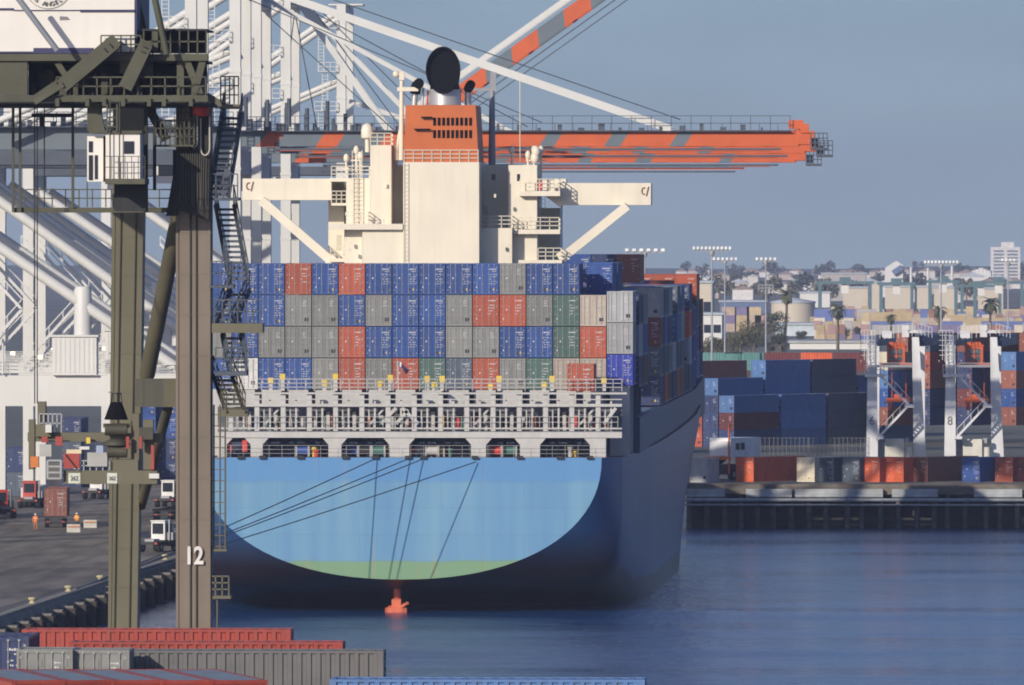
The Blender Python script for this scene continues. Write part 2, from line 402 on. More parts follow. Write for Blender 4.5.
def cont_door(H, side, style):
    mb = MB(); x0, x1 = (-1.09, -.01) if side < 0 else (.01, 1.09)
    mb.box(x0, x1, .06, .12, .18, H-.17)
    z = .3; h = (H-.6)/5
    for i in range(5): mb.box(x0+.1, x1-.1, .035, .06, .30+i*h, .30+i*h+h*.72)
    for i in range(4): zz = .35+i*(H-.75)/3; xx = x0 if side < 0 else x1-.1; mb.box(xx, xx+.1, .02, .06, zz, zz+.09, 1)
    # painted lettering blocks, too small to read
    r = random.Random(style*7+side)
    def word(x, z, wd, h, m=2):                          # a run of little blocks, like far-off lettering
        e = x+wd
        while x < e-.02: q = r.uniform(.05,.12); mb.box(x, min(e,x+q), .026, .034, z+r.uniform(0,h*.25), z+h*r.uniform(.75,1), m); x += q+.025
    kind = style % 3
    if side > 0:
        if kind == 0:
            word(.28, H-.60, .72, .13); word(.58, H-.78, .42, .09)
            for k in range(5):
                zz = H-1.05-k*.22; xx = .34+r.random()*.15; word(xx, zz, .16, .08)
                if r.random() < .8: word(xx+.27, zz, .18+.15*r.random(), .08)
            if r.random() < .7: mb.box(.36, .50, .026, .034, .36, .54, 3)
            if r.random() < .7: mb.box(.68, .82, .026, .034, .34, .56, 4)
        elif kind == 1:
            mb.box(.58, .96, .026, .034, .42, .76, 3)
            for k in range(3): word(.42, H-.62-k*.2, .2+.25*r.random(), .08)
        else:
            word(.24, H-.58, .7, .12)
            for k in range(4): word(.2+.2*r.random(), H-.98-k*.26, .5*r.random()+.2, .09)
    else:
        zz = H*.5; mb.box(-.62, -.50, .022, .034, zz, zz+.14, 2)
        if kind != 1: mb.box(-.92, -.80, .022, .034, .6, .74, 2)
    return mb
def rod_mb(H, x):
    mb = MB(); mb.tube((x,.0,.12), (x,.0,H-.1), .024, n=6)
    for zz in (.14, H*.33, H*.62, H-.16): mb.box(x-.055, x+.055, -.02, .02, zz, zz+.07)
    return mb
_cm = {}
def cmesh(key, fn, mats):
    if key not in _cm: _cm[key] = fn().mesh(key[0], mats)
    return _cm[key]
CC = {'blue': (.018,.066,.25), 'navy': (.022,.040,.12), 'slate': (.07,.095,.135), 'grey': (.20,.205,.195), 'red': (.37,.075,.034), 'maroon': (.12,.026,.028),
      'green': (.055,.115,.10), 'beige': (.42,.36,.30), 'white': (.66,.65,.62), 'orange': (.62,.115,.04), 'brown': (.25,.085,.055), 'teal': (.10,.25,.24), 'pink': (.44,.16,.13),
      'mustard': (.40,.26,.10), 'purple': (.14,.11,.22), 'cream': (.62,.55,.42), 'bright blue': (.02,.045,.42), 'pale grey': (.36,.37,.38), 'steel blue': (.075,.165,.36), 'deep red': (.27,.040,.028), 'dark grey': (.135,.135,.135), 'tan': (.42,.27,.16)}
def container(loc, rz, col, label, group, L=12.19, H=2.87, detail=2, style=None, roof=None):
    """detail 2: doors and locking bars, 1: doors, 0: body only"""
    c = CC[col]; fade = rnd.uniform(.82,1.15)
    if style is None: style = {'grey':1,'pale grey':1,'beige':1,'white':1,'green':2,'red':2,'orange':2,'brown':2}.get(col, 0)
    style += 3*rnd.randrange(4)
    def mk(name, me, par=None):
        o = bpy.data.objects.new(name, me); COL.objects.link(o); o.parent = par; o.color = (*[v*fade for v in c], 1); return o
    root = mk('shipping_container', cmesh(('container_body',L,H,roof), lambda: cont_body(L,H), [PAINT, roof or ROOFP]))
    if len(label.split()) > 16: label = label.replace('the ', '').replace(', left of', ' left of')
    root.location = loc; root.rotation_euler = (0,0,rz); tag(root, label, 'shipping container', group)
    if detail >= 1:
        for s in (-1, 1):
            d = mk('door', cmesh(('door',H,s,style), lambda: cont_door(H,s,style), [PAINT, STEEL, MARK, PLAC, YELLOW]), root)
            if detail >= 2:
                for xx in (.32, .80): mk('locking_bar', cmesh(('locking_bar',H,s*xx), lambda: rod_mb(H, s*xx), [PAINT if style % 3 == 1 else STEEL]), d)
    return root
ORD = ['first','second','third','fourth','fifth','sixth','seventh','eighth','ninth','tenth','eleventh','twelfth','thirteenth','fourteenth','fifteenth','sixteenth','seventeenth','eighteenth','nineteenth','twentieth']
# ------------------------------------------------------------------ the container ship
SX = -47.5; S0 = 1000.0
ship = empty('container_ship', (SX, S0, 0), 'huge light blue container ship seen from astern, cream bridge house and orange funnel', 'ship')
def hull_mat():
    m = bpy.data.materials.new('hull_paint'); m.use_nodes = True; n = m.node_tree; L = n.links
    b = n.nodes['Principled BSDF']; b.inputs['Roughness'].default_value = .38
    t = n.nodes.new('ShaderNodeTexCoord'); s = n.nodes.new('ShaderNodeSeparateXYZ'); L.new(t.outputs['Object'], s.inputs[0])
    mp = n.nodes.new('ShaderNodeMapping'); mp.inputs['Scale'].default_value = (.35,.10,.025); L.new(t.outputs['Object'], mp.inputs[0])
    no = n.nodes.new('ShaderNodeTexNoise'); no.inputs['Scale'].default_value = 1.5; no.inputs['Detail'].default_value = 5; L.new(mp.outputs[0], no.inputs['Vector'])
    cr = n.nodes.new('ShaderNodeValToRGB'); e = cr.color_ramp.elements
    e[0].position = .28; e[0].color = (.095,.235,.41,1); e[1].position = .72; e[1].color = (.15,.31,.44,1); L.new(no.outputs['Fac'], cr.inputs[0])
    # weathering bands: the top strake keeps deeper blue
    nz = n.nodes.new('ShaderNodeTexNoise'); nz.inputs['Scale'].default_value = .25; L.new(t.outputs['Object'], nz.inputs['Vector'])
    wz = n.nodes.new('ShaderNodeMath'); wz.operation = 'MULTIPLY_ADD'; wz.inputs[1].default_value = .7; L.new(nz.outputs['Fac'], wz.inputs[0]); L.new(s.outputs[2], wz.inputs[2])
    up = n.nodes.new('ShaderNodeMapRange'); up.inputs[1].default_value = 12.2; up.inputs[2].default_value = 12.6; L.new(wz.outputs[0], up.inputs[0])
    m1 = n.nodes.new('ShaderNodeMix'); m1.data_type = 'RGBA'; m1.inputs[7].default_value = (.085,.235,.47,1)
    h = n.nodes.new('ShaderNodeMath'); h.operation = 'MULTIPLY'; h.inputs[1].default_value = .8; L.new(up.outputs[0], h.inputs[0])
    L.new(h.outputs[0], m1.inputs[0]); L.new(cr.outputs[0], m1.inputs[6])
    # green weed line on the transom, dark boot topping below
    g = n.nodes.new('ShaderNodeMapRange'); g.inputs[1].default_value = 5.0; g.inputs[2].default_value = 5.25; g.inputs[3].default_value = 1; g.inputs[4].default_value = 0; L.new(wz.outputs[0], g.inputs[0])
    gy = n.nodes.new('ShaderNodeMapRange'); gy.inputs[1].default_value = .01; gy.inputs[2].default_value = .3; gy.inputs[3].default_value = .85; gy.inputs[4].default_value = 0; L.new(s.outputs[1], gy.inputs[0])
    gg = n.nodes.new('ShaderNodeMath'); gg.operation = 'MULTIPLY'; L.new(g.outputs[0], gg.inputs[0]); L.new(gy.outputs[0], gg.inputs[1])
    m2 = n.nodes.new('ShaderNodeMix'); m2.data_type = 'RGBA'; m2.inputs[7].default_value = (.17,.29,.12,1); L.new(gg.outputs[0], m2.inputs[0]); L.new(m1.outputs[2], m2.inputs[6])
    # rust runs under the weed line
    mp2 = n.nodes.new('ShaderNodeMapping'); mp2.inputs['Scale'].default_value = (.5,.03,.06); L.new(t.outputs['Object'], mp2.inputs[0])
    n3 = n.nodes.new('ShaderNodeTexNoise'); n3.inputs['Scale'].default_value = 2.2; n3.inputs['Detail'].default_value = 5; L.new(mp2.outputs[0], n3.inputs['Vector'])
    rr = n.nodes.new('ShaderNodeMapRange'); rr.inputs[1].default_value = .60; rr.inputs[2].default_value = .80; rr.inputs[4].default_value = .6; L.new(n3.outputs['Fac'], rr.inputs[0])
    rz = n.nodes.new('ShaderNodeMapRange'); rz.inputs[1].default_value = 4; rz.inputs[2].default_value = 8; rz.inputs[3].default_value = 1; rz.inputs[4].default_value = .25; L.new(s.outputs[2], rz.inputs[0])
    rm = n.nodes.new('ShaderNodeMath'); rm.operation = 'MULTIPLY'; L.new(rr.outputs[0], rm.inputs[0]); L.new(rz.outputs[0], rm.inputs[1])
    m3 = n.nodes.new('ShaderNodeMix'); m3.data_type = 'RGBA'; m3.inputs[7].default_value = (.33,.25,.13,1); L.new(rm.outputs[0], m3.inputs[0]); L.new(m2.outputs[2], m3.inputs[6])
    # plate seams
    cx2 = n.nodes.new('ShaderNodeCombineXYZ'); L.new(s.outputs[0], cx2.inputs[0]); L.new(s.outputs[2], cx2.inputs[1])
    ay = n.nodes.new('ShaderNodeMath'); ay.operation = 'ADD'; L.new(s.outputs[0], ay.inputs[0]); L.new(s.outputs[1], ay.inputs[1]); L.new(ay.outputs[0], cx2.inputs[0])
    br = n.nodes.new('ShaderNodeTexBrick'); br.inputs['Scale'].default_value = 1; br.inputs['Color1'].default_value = (1,1,1,1); br.inputs['Color2'].default_value = (.955,.965,.97,1); br.inputs['Mortar'].default_value = (.87,.88,.90,1)
    br.inputs['Mortar Size'].default_value = .04; br.inputs['Brick Width'].default_value = 7.5; br.inputs['Row Height'].default_value = 2.4; L.new(cx2.outputs[0], br.inputs['Vector'])
    mB = n.nodes.new('ShaderNodeMix'); mB.data_type = 'RGBA'; mB.blend_type = 'MULTIPLY'; mB.inputs[0].default_value = 1; L.new(m3.outputs[2], mB.inputs[6]); L.new(br.outputs['Color'], mB.inputs[7]); m3 = mB
    # side shade painted in: the transom's blue multiplied darker
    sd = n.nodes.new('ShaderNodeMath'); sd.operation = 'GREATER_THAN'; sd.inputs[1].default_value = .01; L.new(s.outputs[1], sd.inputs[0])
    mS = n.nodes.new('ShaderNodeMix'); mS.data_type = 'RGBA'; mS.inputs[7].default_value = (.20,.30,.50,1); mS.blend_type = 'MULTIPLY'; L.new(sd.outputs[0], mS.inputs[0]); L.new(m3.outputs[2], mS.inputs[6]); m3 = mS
    mp4 = n.nodes.new('ShaderNodeMapping'); mp4.inputs['Scale'].default_value = (.02,.16,.015); L.new(t.outputs['Object'], mp4.inputs[0])
    n6 = n.nodes.new('ShaderNodeTexNoise'); n6.inputs['Scale'].default_value = 1.6; n6.inputs['Detail'].default_value = 6; L.new(mp4.outputs[0], n6.inputs['Vector'])
    r6 = n.nodes.new('ShaderNodeMapRange'); r6.inputs[1].default_value = .45; r6.inputs[2].default_value = .75; r6.inputs[4].default_value = .55; L.new(n6.outputs['Fac'], r6.inputs[0])
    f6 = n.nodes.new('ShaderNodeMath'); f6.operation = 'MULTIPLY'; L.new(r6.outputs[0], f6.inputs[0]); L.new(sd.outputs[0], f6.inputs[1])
    m6 = n.nodes.new('ShaderNodeMix'); m6.data_type = 'RGBA'; m6.inputs[7].default_value = (.15,.17,.20,1); L.new(f6.outputs[0], m6.inputs[0]); L.new(m3.outputs[2], m6.inputs[6]); m3 = m6  # pale upright streaks paint reflected light on the sides
    # black boot topping on the sides, raised softly at the stern to paint the counter's shade; never on the transom face
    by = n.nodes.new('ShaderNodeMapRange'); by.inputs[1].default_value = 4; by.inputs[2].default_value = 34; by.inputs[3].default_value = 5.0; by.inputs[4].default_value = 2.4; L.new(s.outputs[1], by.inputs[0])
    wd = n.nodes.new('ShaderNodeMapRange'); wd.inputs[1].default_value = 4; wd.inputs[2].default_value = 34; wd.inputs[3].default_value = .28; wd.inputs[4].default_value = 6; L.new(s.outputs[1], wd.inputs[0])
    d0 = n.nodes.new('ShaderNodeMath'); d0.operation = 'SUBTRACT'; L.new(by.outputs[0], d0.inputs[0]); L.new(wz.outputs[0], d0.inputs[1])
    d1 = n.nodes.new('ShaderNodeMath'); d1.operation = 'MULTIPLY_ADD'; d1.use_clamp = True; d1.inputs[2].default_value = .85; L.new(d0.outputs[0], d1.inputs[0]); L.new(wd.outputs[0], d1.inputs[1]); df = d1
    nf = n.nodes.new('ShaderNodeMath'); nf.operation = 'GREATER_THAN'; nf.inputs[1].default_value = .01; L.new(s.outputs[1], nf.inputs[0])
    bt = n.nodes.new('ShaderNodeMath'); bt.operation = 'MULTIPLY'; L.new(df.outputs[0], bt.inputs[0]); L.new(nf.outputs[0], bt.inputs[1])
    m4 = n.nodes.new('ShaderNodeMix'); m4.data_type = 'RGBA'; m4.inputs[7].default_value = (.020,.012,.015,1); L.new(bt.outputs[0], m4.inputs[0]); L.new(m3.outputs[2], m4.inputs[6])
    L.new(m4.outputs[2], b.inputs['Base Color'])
    bu = n.nodes.new('ShaderNodeBump'); bu.inputs['Strength'].default_value = .25; bu.inputs['Distance'].default_value = .05
    n5 = n.nodes.new('ShaderNodeTexNoise'); n5.inputs['Scale'].default_value = .5; L.new(t.outputs['Object'], n5.inputs['Vector']); L.new(n5.outputs['Fac'], bu.inputs['Height']); L.new(bu.outputs[0], b.inputs['Normal'])
    return m
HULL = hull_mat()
ST = [(0,18.3,3.1,14.2,2.2),(4,20.0,2.3,14.2,5.0),(5,20.12,2.0,14.2,6),(14,20.4,1.2,14.25,6),(22,20.7,.3,14.3,6),(38,21.1,-2,14.3,6),(60,21.5,-6,14.4,6),(90,21.5,-11,14.4,6.5),
      (130,21.5,-12,14.5,6.5),(150,21.5,-12,14.6,3.8),(170,21.5,-12,14.7,2.5),(200,21.5,-12,15.0,1.85),(222,21.3,-12,15.6,1.6),(238,20.6,-12,16,1.42),(248,18.0,-12,16.2,1.3),(258,13.5,-12,16.3,1.2),(267,8.5,-12,16.4,1.1),(274,3.2,-12,16.5,1.05),(278,.3,-11,16.6,1.0)]
def sh(Y): return .0068*(Y-1000)          # the ship lies a fraction of a degree off the wharf
NP = 22
def section(B, zb, zt, n):
    pts = []
    for i in range(NP+1):
        a = (i/NP)*math.pi/2
        cx = math.sin(a)**(2/n) if n > 1 else math.sin(a); cz = 1-math.cos(a)**(2/n)
        pts.append((B*cx, zb+(zt-zb)*cz))
    return pts
mb = MB(); vs = []; W = 2*NP+1
for (yy,B,zb,zt,n) in ST:
    p = section(B,zb,zt,n); row = [(-x,z) for x, z in p[::-1]]+p[1:]
    vs += [(SX+x+sh(S0+yy), S0+yy, z) for x, z in row]
mb.add(vs, [(j*W+i, j*W+i+1, (j+1)*W+i+1, (j+1)*W+i) for j in range(len(ST)-1) for i in range(W-1)], 0, True)
mb.add(vs[:W], [tuple(range(W))[::-1]], 0)                                        # transom
mb.add(vs, [(j*W, (j+1)*W, (j+2)*W-1, (j+1)*W-1) for j in range(len(ST)-1)], 1)    # weather deck
DECK = pm('deck_red_brown', (.10,.045,.035), .8, .25)
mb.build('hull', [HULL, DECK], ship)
# draught rubbing bars and fairleads along the transom top
mb = MB()
for px in (240,262,300,345,375,408,423,475,520,560,590):
    mb.bar(P(px,457.6,999.85)+Vector((-.3,0,0)), P(px,457.6,999.85)+Vector((.3,0,0)), .28, .3)
mb.build('fairlead', DARK, ship)
NAVYC = pm('coaming_blue', (.035,.065,.13), .5, .12, .3, .15)
# rudder head
mb = MB(); c = P(396,598,1003)
mb.box(c.x-.42, c.x+.42, 1003, 1007, -1, 1.2); mb.box(c.x-.75, c.x+.75, 1003.2, 1006, -.6, .55); mb.box(c.x-1.0, c.x+.95, 1002.7, 1004.6, .0, .42); mb.tube((c.x,1005,1.0),(c.x,1005,3.4),.35); mb.bar((c.x+.2,1003,.4),(c.x+1.1,1003,.9),.25)
mb.build('rudder', RUST, ship)
# side coaming with lashing-platform stanchions under the forward stacks
mb = MB()
def skew(x0, x1, y0, y1, z0, z1, z2=None, m=0):
    z2 = z1 if z2 is None else z2
    vs = [(x0+sh(y0),y0,z0),(x1+sh(y0),y0,z0),(x1+sh(y1),y1,z0),(x0+sh(y1),y1,z0),(x0+sh(y0),y0,z1),(x1+sh(y0),y0,z1),(x1+sh(y1),y1,z2),(x0+sh(y1),y1,z2)]
    mb.add(vs, [(0,3,2,1),(4,5,6,7),(0,1,5,4),(1,2,6,5),(2,3,7,6),(3,0,4,7)], m)
for s in (-1, 1):
    a, b2 = sorted((SX+s*21.1, SX+s*20.4)); skew(a, b2, 1021, 1205, 14.2, 17.55); skew(a, b2, 1205, 1247, 14.2, 17.55, 18.6)
skew(SX-20.3, SX+20.3, 1021, 1060, 14.2, 17.5); skew(SX-20.3, SX+20.3, 1085, 1204, 14.2, 17.5); skew(SX-20.3, SX+20.3, 1204, 1247, 14.2, 17.5, 18.5)
mb.build('hatch_coaming', NAVYC, ship)

# lashing bridge over the mooring deck at the stern
LY = 1001.0
mb = MB()
mb.pbox(217,622,431.5,438,LY,1.0); mb.pbox(217,622,427.8,429.4,LY+.1,.5); mb.pbox(217,622,404,406.8,LY,.5); mb.pbox(214,627,392.6,394.4,LY-.1,1.2); mb.pbox(217,622,399,400,LY+.1,.2)
for i in range(16):
    x = 230+i*26.3
    if x < 622: mb.pbox(x-2.4,x+2.4,394.4,432,LY+.15,.5)
for i in range(15):
    x = 243+i*26.3; mb.pbox(x-.9,x+.9,400,432,LY+.4,.25); mb.pbox(x-6.5,x-5.3,406.5,432,LY+.7,.2)
    if i % 3 != 2: mb.pbox(x+4,x+7.5,412,431.6,LY+1.9,.4)
    if i % 4 == 1: mb.bar(P(x-10,430,LY+.9),P(x+9,409,LY+.9),.18)
# lower arcade: piers with chamfered heads
piers = [(217,226),(250,262),(328,341),(389,409),(471,486),(520,540),(590,606)]
for a, b2 in piers:
    mb.pbox(a,b2,438.2,457.5,LY+.1,1.1)
for (a,b2),(c2,d2) in zip(piers, piers[1:]):
    for sgn, e in ((1,b2),(-1,c2)):
        Yq = LY+.12; t = 6*sgn
        mb.ext([P(e,438.2,Yq),P(e+t,438.2,Yq),P(e,445,Yq)][::sgn], (0,1.0,0))
# diagonal struts
for (a,b2) in (((381,424),(396,408)),((418,424),(402,408)),((604,424),(616,408)),((396,424),(408,410))):
    mb.bar(P(*a,LY+.3), P(*b2,LY+.3), .35, .3)
mb.build('lashing_bridge', CREAM2, ship)
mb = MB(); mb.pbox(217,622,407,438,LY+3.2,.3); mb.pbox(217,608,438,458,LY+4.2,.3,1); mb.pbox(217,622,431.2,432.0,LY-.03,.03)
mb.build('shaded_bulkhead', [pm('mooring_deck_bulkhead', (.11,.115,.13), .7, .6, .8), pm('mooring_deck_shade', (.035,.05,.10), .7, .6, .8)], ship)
mb = MB()
mb.rail(P(217,391.4,LY), P(622,391.4,LY), 1.1, 46, .03, 3); mb.rail(P(217,457.8,LY-.6), P(604,457.8,LY-.6), 1.1, 30, .012, 3); mb.rail(P(226,427.8,LY-.05), P(618,427.8,LY-.05), 1.0, 40, .022, 2)
mb.build('railing', CREAM2, ship)
for px, py in ((270,380),(282,376),(324,382),(335,376),(380,383),(390,377),(427,378),(434,384),(442,378),(490,385),(499,378),(544,384),(552,378),(604,380)):
    mb = MB(); mb.pbox(px-2,px+2,py+4,391,LY+1.0,.4); mb.pbox(px-2.6,px+2.6,py-2,py+4,LY+.95,.5,1)
    mb.build('lashing_post', [CREAM2, YELLOW], ship)
# gear seen between the piers
rg = random.Random(11)
GEAR = [STEEL, RED, BLUEK, YELLOW, CREAM2, DARK, pm('gear_green', (.05,.14,.12), .6), pm('gear_orange', (.55,.16,.06), .6)]
for i in range(34):
    px = 246+i*11+rg.uniform(-3,3)
    mb = MB(); wd = rg.uniform(2,5); h = rg.uniform(6,14); base = 427.5
    k = rg.choice((0,1,2,4,4,5,6,7,3)); mb.pbox(px-wd/2,px+wd/2,base-h,base,LY+1.9+rg.random()*.6,.7,k)
    if rg.random() < .5: q = P(px, base-h-1.5, LY+2.2); mb.tube(q-Vector((.3,0,0)), q+Vector((.3,0,0)), .22, m=rg.choice((0,4,5)))
    mb.build('lashing_gear', GEAR, ship)
for i in range(46):
    px = rg.choice((232,238,246,)) if i < 4 else rg.uniform(266,588)
    mb = MB(); q = P(px,457,LY+1.4+rg.random()*2); h = rg.uniform(.4,1.1); k = rg.choice((0,4,4,4,5,1,2,3,6))
    if i % 3 == 0: mb.tube(q+Vector((-.5,0,.55)), q+Vector((.5,0,.55)), .42, n=12, m=k); mb.box(q.x-.65,q.x-.5,q.y-.4,q.y+.4,q.z,q.z+1,0); mb.box(q.x+.5,q.x+.65,q.y-.4,q.y+.4,q.z,q.z+1,0)
    else: mb.lathe(q, [(.22,0),(.2,h*.7),(.33,h*.75),(.3,h)], 10, k)
    mb.build('winch', GEAR, ship)
for px in (228.5, 244, 253):
    mb = MB(); mb.pbox(px-2.5,px+2.5,440,452,LY+.6,.5); mb.build('fire_locker', RED, ship)
# stern flag on its staff
mb = MB(); mb.bar(P(398,390,LY), P(397.5,361,LY), .09); mb.build('flagstaff', CREAM2, ship)
mb = MB(); g = []
for j in range(7):
    for i in range(5):
        t = i/4; u = j/6
        q = P(398+11*u-3*t*u, 362+3.2*t+9*u*u*.9+1.2*t, LY); q.y += .18*math.sin(u*6+t); g.append(q)
for j in range(6):
    for i in range(4): mb.add([g[j*5+i],g[j*5+i+1],g[j*5+5+i+1],g[j*5+5+i]], [(0,1,2,3)], 0 if j < 2 else (1 if i > 0 else 2), True)
fl = mb.build('flag', [pm('flag_white',(.7,.7,.7)), pm('flag_navy',(.02,.03,.10)), pm('flag_red',(.4,.05,.05))], ship)
so = fl.modifiers.new('cloth', 'SOLIDIFY'); so.thickness = .02

# ---- accommodation
AY = 1066.0
house = MB()
house.pbox(403,479,162,270,AY-9,20)                       # engine casing, nearest
house.pbox(362,402.8,228,272,AY-8.6,16)
house.pbox(344,361.8,228.5,272,AY-7.5,12)
house.pbox(479.3,512,228,272,AY-6,12)
house.pbox(370,391,145,223.8,AY-7,14)
house.pbox(346,369.8,178,223.8,AY-4,14)
house.pbox(391.2,402.8,166,228,AY-2,10)
house.pbox(479.3,508,165,227.8,AY+1,12)
house.pbox(508.3,537,165,272,AY-4,14)
house.pbox(537.3,560,208,272,AY+4,8)
house.pbox(328,343.8,180,272,AY+3,8)
superstructure = house.build('bridge_house', CREAM, ship)
mb = MB()
mb.pbox(328,402.6,223.8,229.6,AY-9.2,5); mb.pbox(512.3,560,229.5,234,AY-5,7); mb.pbox(519,560,191,196,AY-5,9); mb.pbox(508,562,260,263.5,AY-5,9); mb.pbox(329,344,258.5,262,AY-4.4,8); mb.pbox(331,347,203.0,205.5,AY-3.8,7); mb.pbox(329,346,178,181.5,AY-3.8,6.5)
mb.build('balcony', CREAM, ship)
mb = MB()
mb.pbox(242,331,178.5,200,AY-2,5.5); mb.pbox(561,651,183,205,AY-2,5.5)
mb.ext([P(561,183,AY-2),P(561,208,AY-2),P(545,196,AY-2),P(545,184,AY-2)][::-1], (0,5.5,0)); mb.pbox(545,566,178.8,183,AY-1.5,4)
for i in range(7): mb.bar(P(546+i*3.2,186+i*2.4,AY-2.05), P(546+i*3.2,197+i*1.2,AY-2.05), .07)
mb.build('bridge_wing', CREAM, ship)
WM = pm('wing_mark_brown', (.22,.10,.07), .6)
for (cx_, cy_) in ((248,186),(644,191)):
    mb = MB(); pts = [P(cx_+2.6*math.cos(t)*.8, cy_+3.4*math.sin(t), AY-2.06) for t in [R(300-i*33) for i in range(8)]]; mb.path(pts, .06, n=4); mb.bar(P(cx_+4.5,cy_-4.5,AY-2.06), P(cx_+2.2,cy_+5,AY-2.06), .13,.08); mb.build('wing_marking', WM, ship)
for a, b2 in (((262,200,AY),(330,259,AY)), ((628,206,AY),(568,254,AY))):
    mb = MB(); dv = Vector((0,-2.5,0)); mb.bar(P(*a)+dv, P(*b2)+dv, .85, .85); mb.bar(P(*b2)+dv, P(b2[0]+(6 if a[0]<400 else -8), b2[1]+5, b2[2])+dv, 1.1, 1.1)
    mb.build('wing_brace', CREAM, ship)
mb = MB()
for (a,b2,yy,Yq) in ((404,478,162,AY-9),(480,512,228,AY-6),(512,559,229.5,AY-5),(520,559,191,AY-5),(538,561,260,AY-5),(330,343,258.5,AY-4.4),(331,346,203,AY-3.8),(331,346,178,AY-3.8),(347,369,178,AY-4),(370,391,145,AY-7),(346,368,223.8,AY-9)):
    mb.rail(P(a,yy,Yq)+Vector((0,.1,0)), P(b2,yy,Yq)+Vector((0,.1,0)), 1.15, max(3,int((b2-a)/9)), .035, 3)
    mb.rail(P(b2,yy,Yq)+Vector((0,.15,0)), P(b2,yy,Yq)+Vector((0,3,0)), 1.15, 3, .035, 3)
mb.build('deck_railing', CREAM, ship)
for (a,b2,c2,d2,Yq) in ((491.5,495.5,174,180,AY+1),(517,520,174,181,AY-4),(481.5,488,206,228,AY+1),(336,341,184,198,AY+3),(336,341,235,250,AY+3),(541,546,212,226,AY+4),(541,546,240,256,AY+4)):
    mb = MB(); mb.pbox(a,b2,c2,d2,Yq-.04,.04); mb.build('window' if d2-c2 < 10 else 'door', WGLASS if d2-c2 < 10 else pm('door_cream',(.55,.50,.40)), ship)
mb = MB()
for px in (352,357): 
    mb.ladder(P(px,223,AY-4.3), P(px,150,AY-4.3), .45, .4, .03)
mb.ladder(P(404,262,AY-9.1), P(404,163,AY-9.1), .4, .4, .025); mb.ladder(P(541,262,AY-1), P(541,197,AY-1), .4,.4,.025)
for px,py in ((377,222),(383,221),(386,186),(346,214),(351,192),(345,240),(349,250),(495,196),(527,160),(500,245)): mb.pbox(px-1,px+1,py-2,py+1.5,AY-9.3 if py>215 and px<400 else AY-7.3,.3)
mb.build('ladder', CREAM, ship)
# clutter on the monkey island
mb = MB(); mb.tube(P(367,152,AY-3),P(367,138,AY-3),.22); mb.lathe(P(367,138,AY-3), [(.55,0),(.6,.15),(.6,.8),(.5,1.15),(.25,1.4),(.02,1.45)], 16); mb.build('radar_dome', CREAM, ship)
for px, y0, y1 in ((356,178,150),(360,178,156),(346,178,158),(512,165,150),(520,165,80),(534,165,150),(541,178,150),(528,165,155)):
    mb = MB(); q0 = P(px,y0,AY-2); q1 = P(px,y1,AY-2); thin = (y0-y1) > 60
    mb.tube(q0,q1,.05 if thin else .11,n=6); 
    if not thin: mb.ball(q1, .28, .28, .45); mb.bar(q1-Vector((.5,0,1)), q1+Vector((.5,0,-1)), .12)
    mb.build('antenna', CREAM, ship)
for px, py in ((535,158),(536,152)):
    mb = MB(); mb.lathe(P(px,py,AY-3), [(.1,-.5),(.35,-.4),(.45,0),(.35,.4),(.05,.6)], 12); mb.build('satellite_pod', CREAM, ship)
for px in (545,552): 
    mb = MB(); mb.pbox(px-3,px+2,179,190,AY-4.8,.8); mb.build('life_raft', CREAM, ship)
mb = MB(); mb.pbox(538,542,181,190,AY-4.9,.4); mb.build('lifebuoy', RED, ship)
# masts either side of the funnel
mb = MB(); mb.tube(P(401,160,AY-6),P(401.5,78,AY-6),.26,.2,n=10); mb.pbox(397,418,87,91,AY-6.2,.5); mb.pbox(399,404,72,80,AY-6.3,.6); mb.path([P(401,128,AY-6),P(396,150,AY-6),P(396,160,AY-6)],.2); mb.ball(P(396,74,AY-6),.35); mb.build('mast', CREAM, ship)
mb = MB(); mb.tube(P(492,165,AY+2),P(492,90,AY+2),.36,.26,n=10); mb.pbox(470,497,88,91,AY+1.8,.5); mb.pbox(490,496,72,90,AY+1.9,.4); mb.build('mast', pm('mast_grey',(.26,.27,.29),.5), ship)
# funnel
fm = MB(); Yf = AY-8.8
f0 = [P(403.5,161.9,Yf),P(478.5,161.9,Yf),P(475.5,105,Yf),P(405.5,105,Yf)]
fm.ext(f0, (0,13,0))
funnel = fm.build('funnel', ORANGE, ship)
mb = MB()
for r0 in (117.5,130):
    for i in range(9): mb.pbox(433+i*4.5,435.9+i*4.5,r0,r0+8,Yf-.05,.05)
mb.build('vent_slots', BLACK, funnel)
mb = MB()
for (a,b2,yy) in ((421,432,116.5),(414,430,128.5)):
    mb.pbox(a,b2,yy,yy+1.6,Yf-.45,.15); 
    for k in range(3): mb.pbox(a+1+k*(b2-a-3)/2,a+2.4+k*(b2-a-3)/2,yy,yy+1.6,Yf-.3,.3)
mb.build('bracket', BLACK, funnel)
mb = MB(); q = P(445,105,AY-6)
mb.tube(q,q+Vector((0,0,1.3)),1.55,n=20); mb.tube(q+Vector((0,0,1.3)),q+Vector((0,0,1.5)),1.62,n=20)
stub = mb.build('exhaust_base', SILVER, funnel)
mb = MB(); ring = []; cc = P(443,70,AY-8.3)          # raked elbow with its mouth turned aft
rings = []
for k, (dy, dz, rx, rz_) in enumerate(((3.2,-1.8,1.2,1.2),(2.2,-.9,1.45,1.7),(1.0,-.2,1.62,2.1),(0,0,1.68,2.28),(-.12,0,1.6,2.2),(.5,-.05,1.45,2.0))):
    rings.append([cc+Vector((rx*math.cos(t),dy+(-.25*math.sin(t) if k < 5 else 0),dz+rz_*math.sin(t))) for t in [2*math.pi*i/28 for i in range(28)]])
vs = [v for r_ in rings for v in r_]
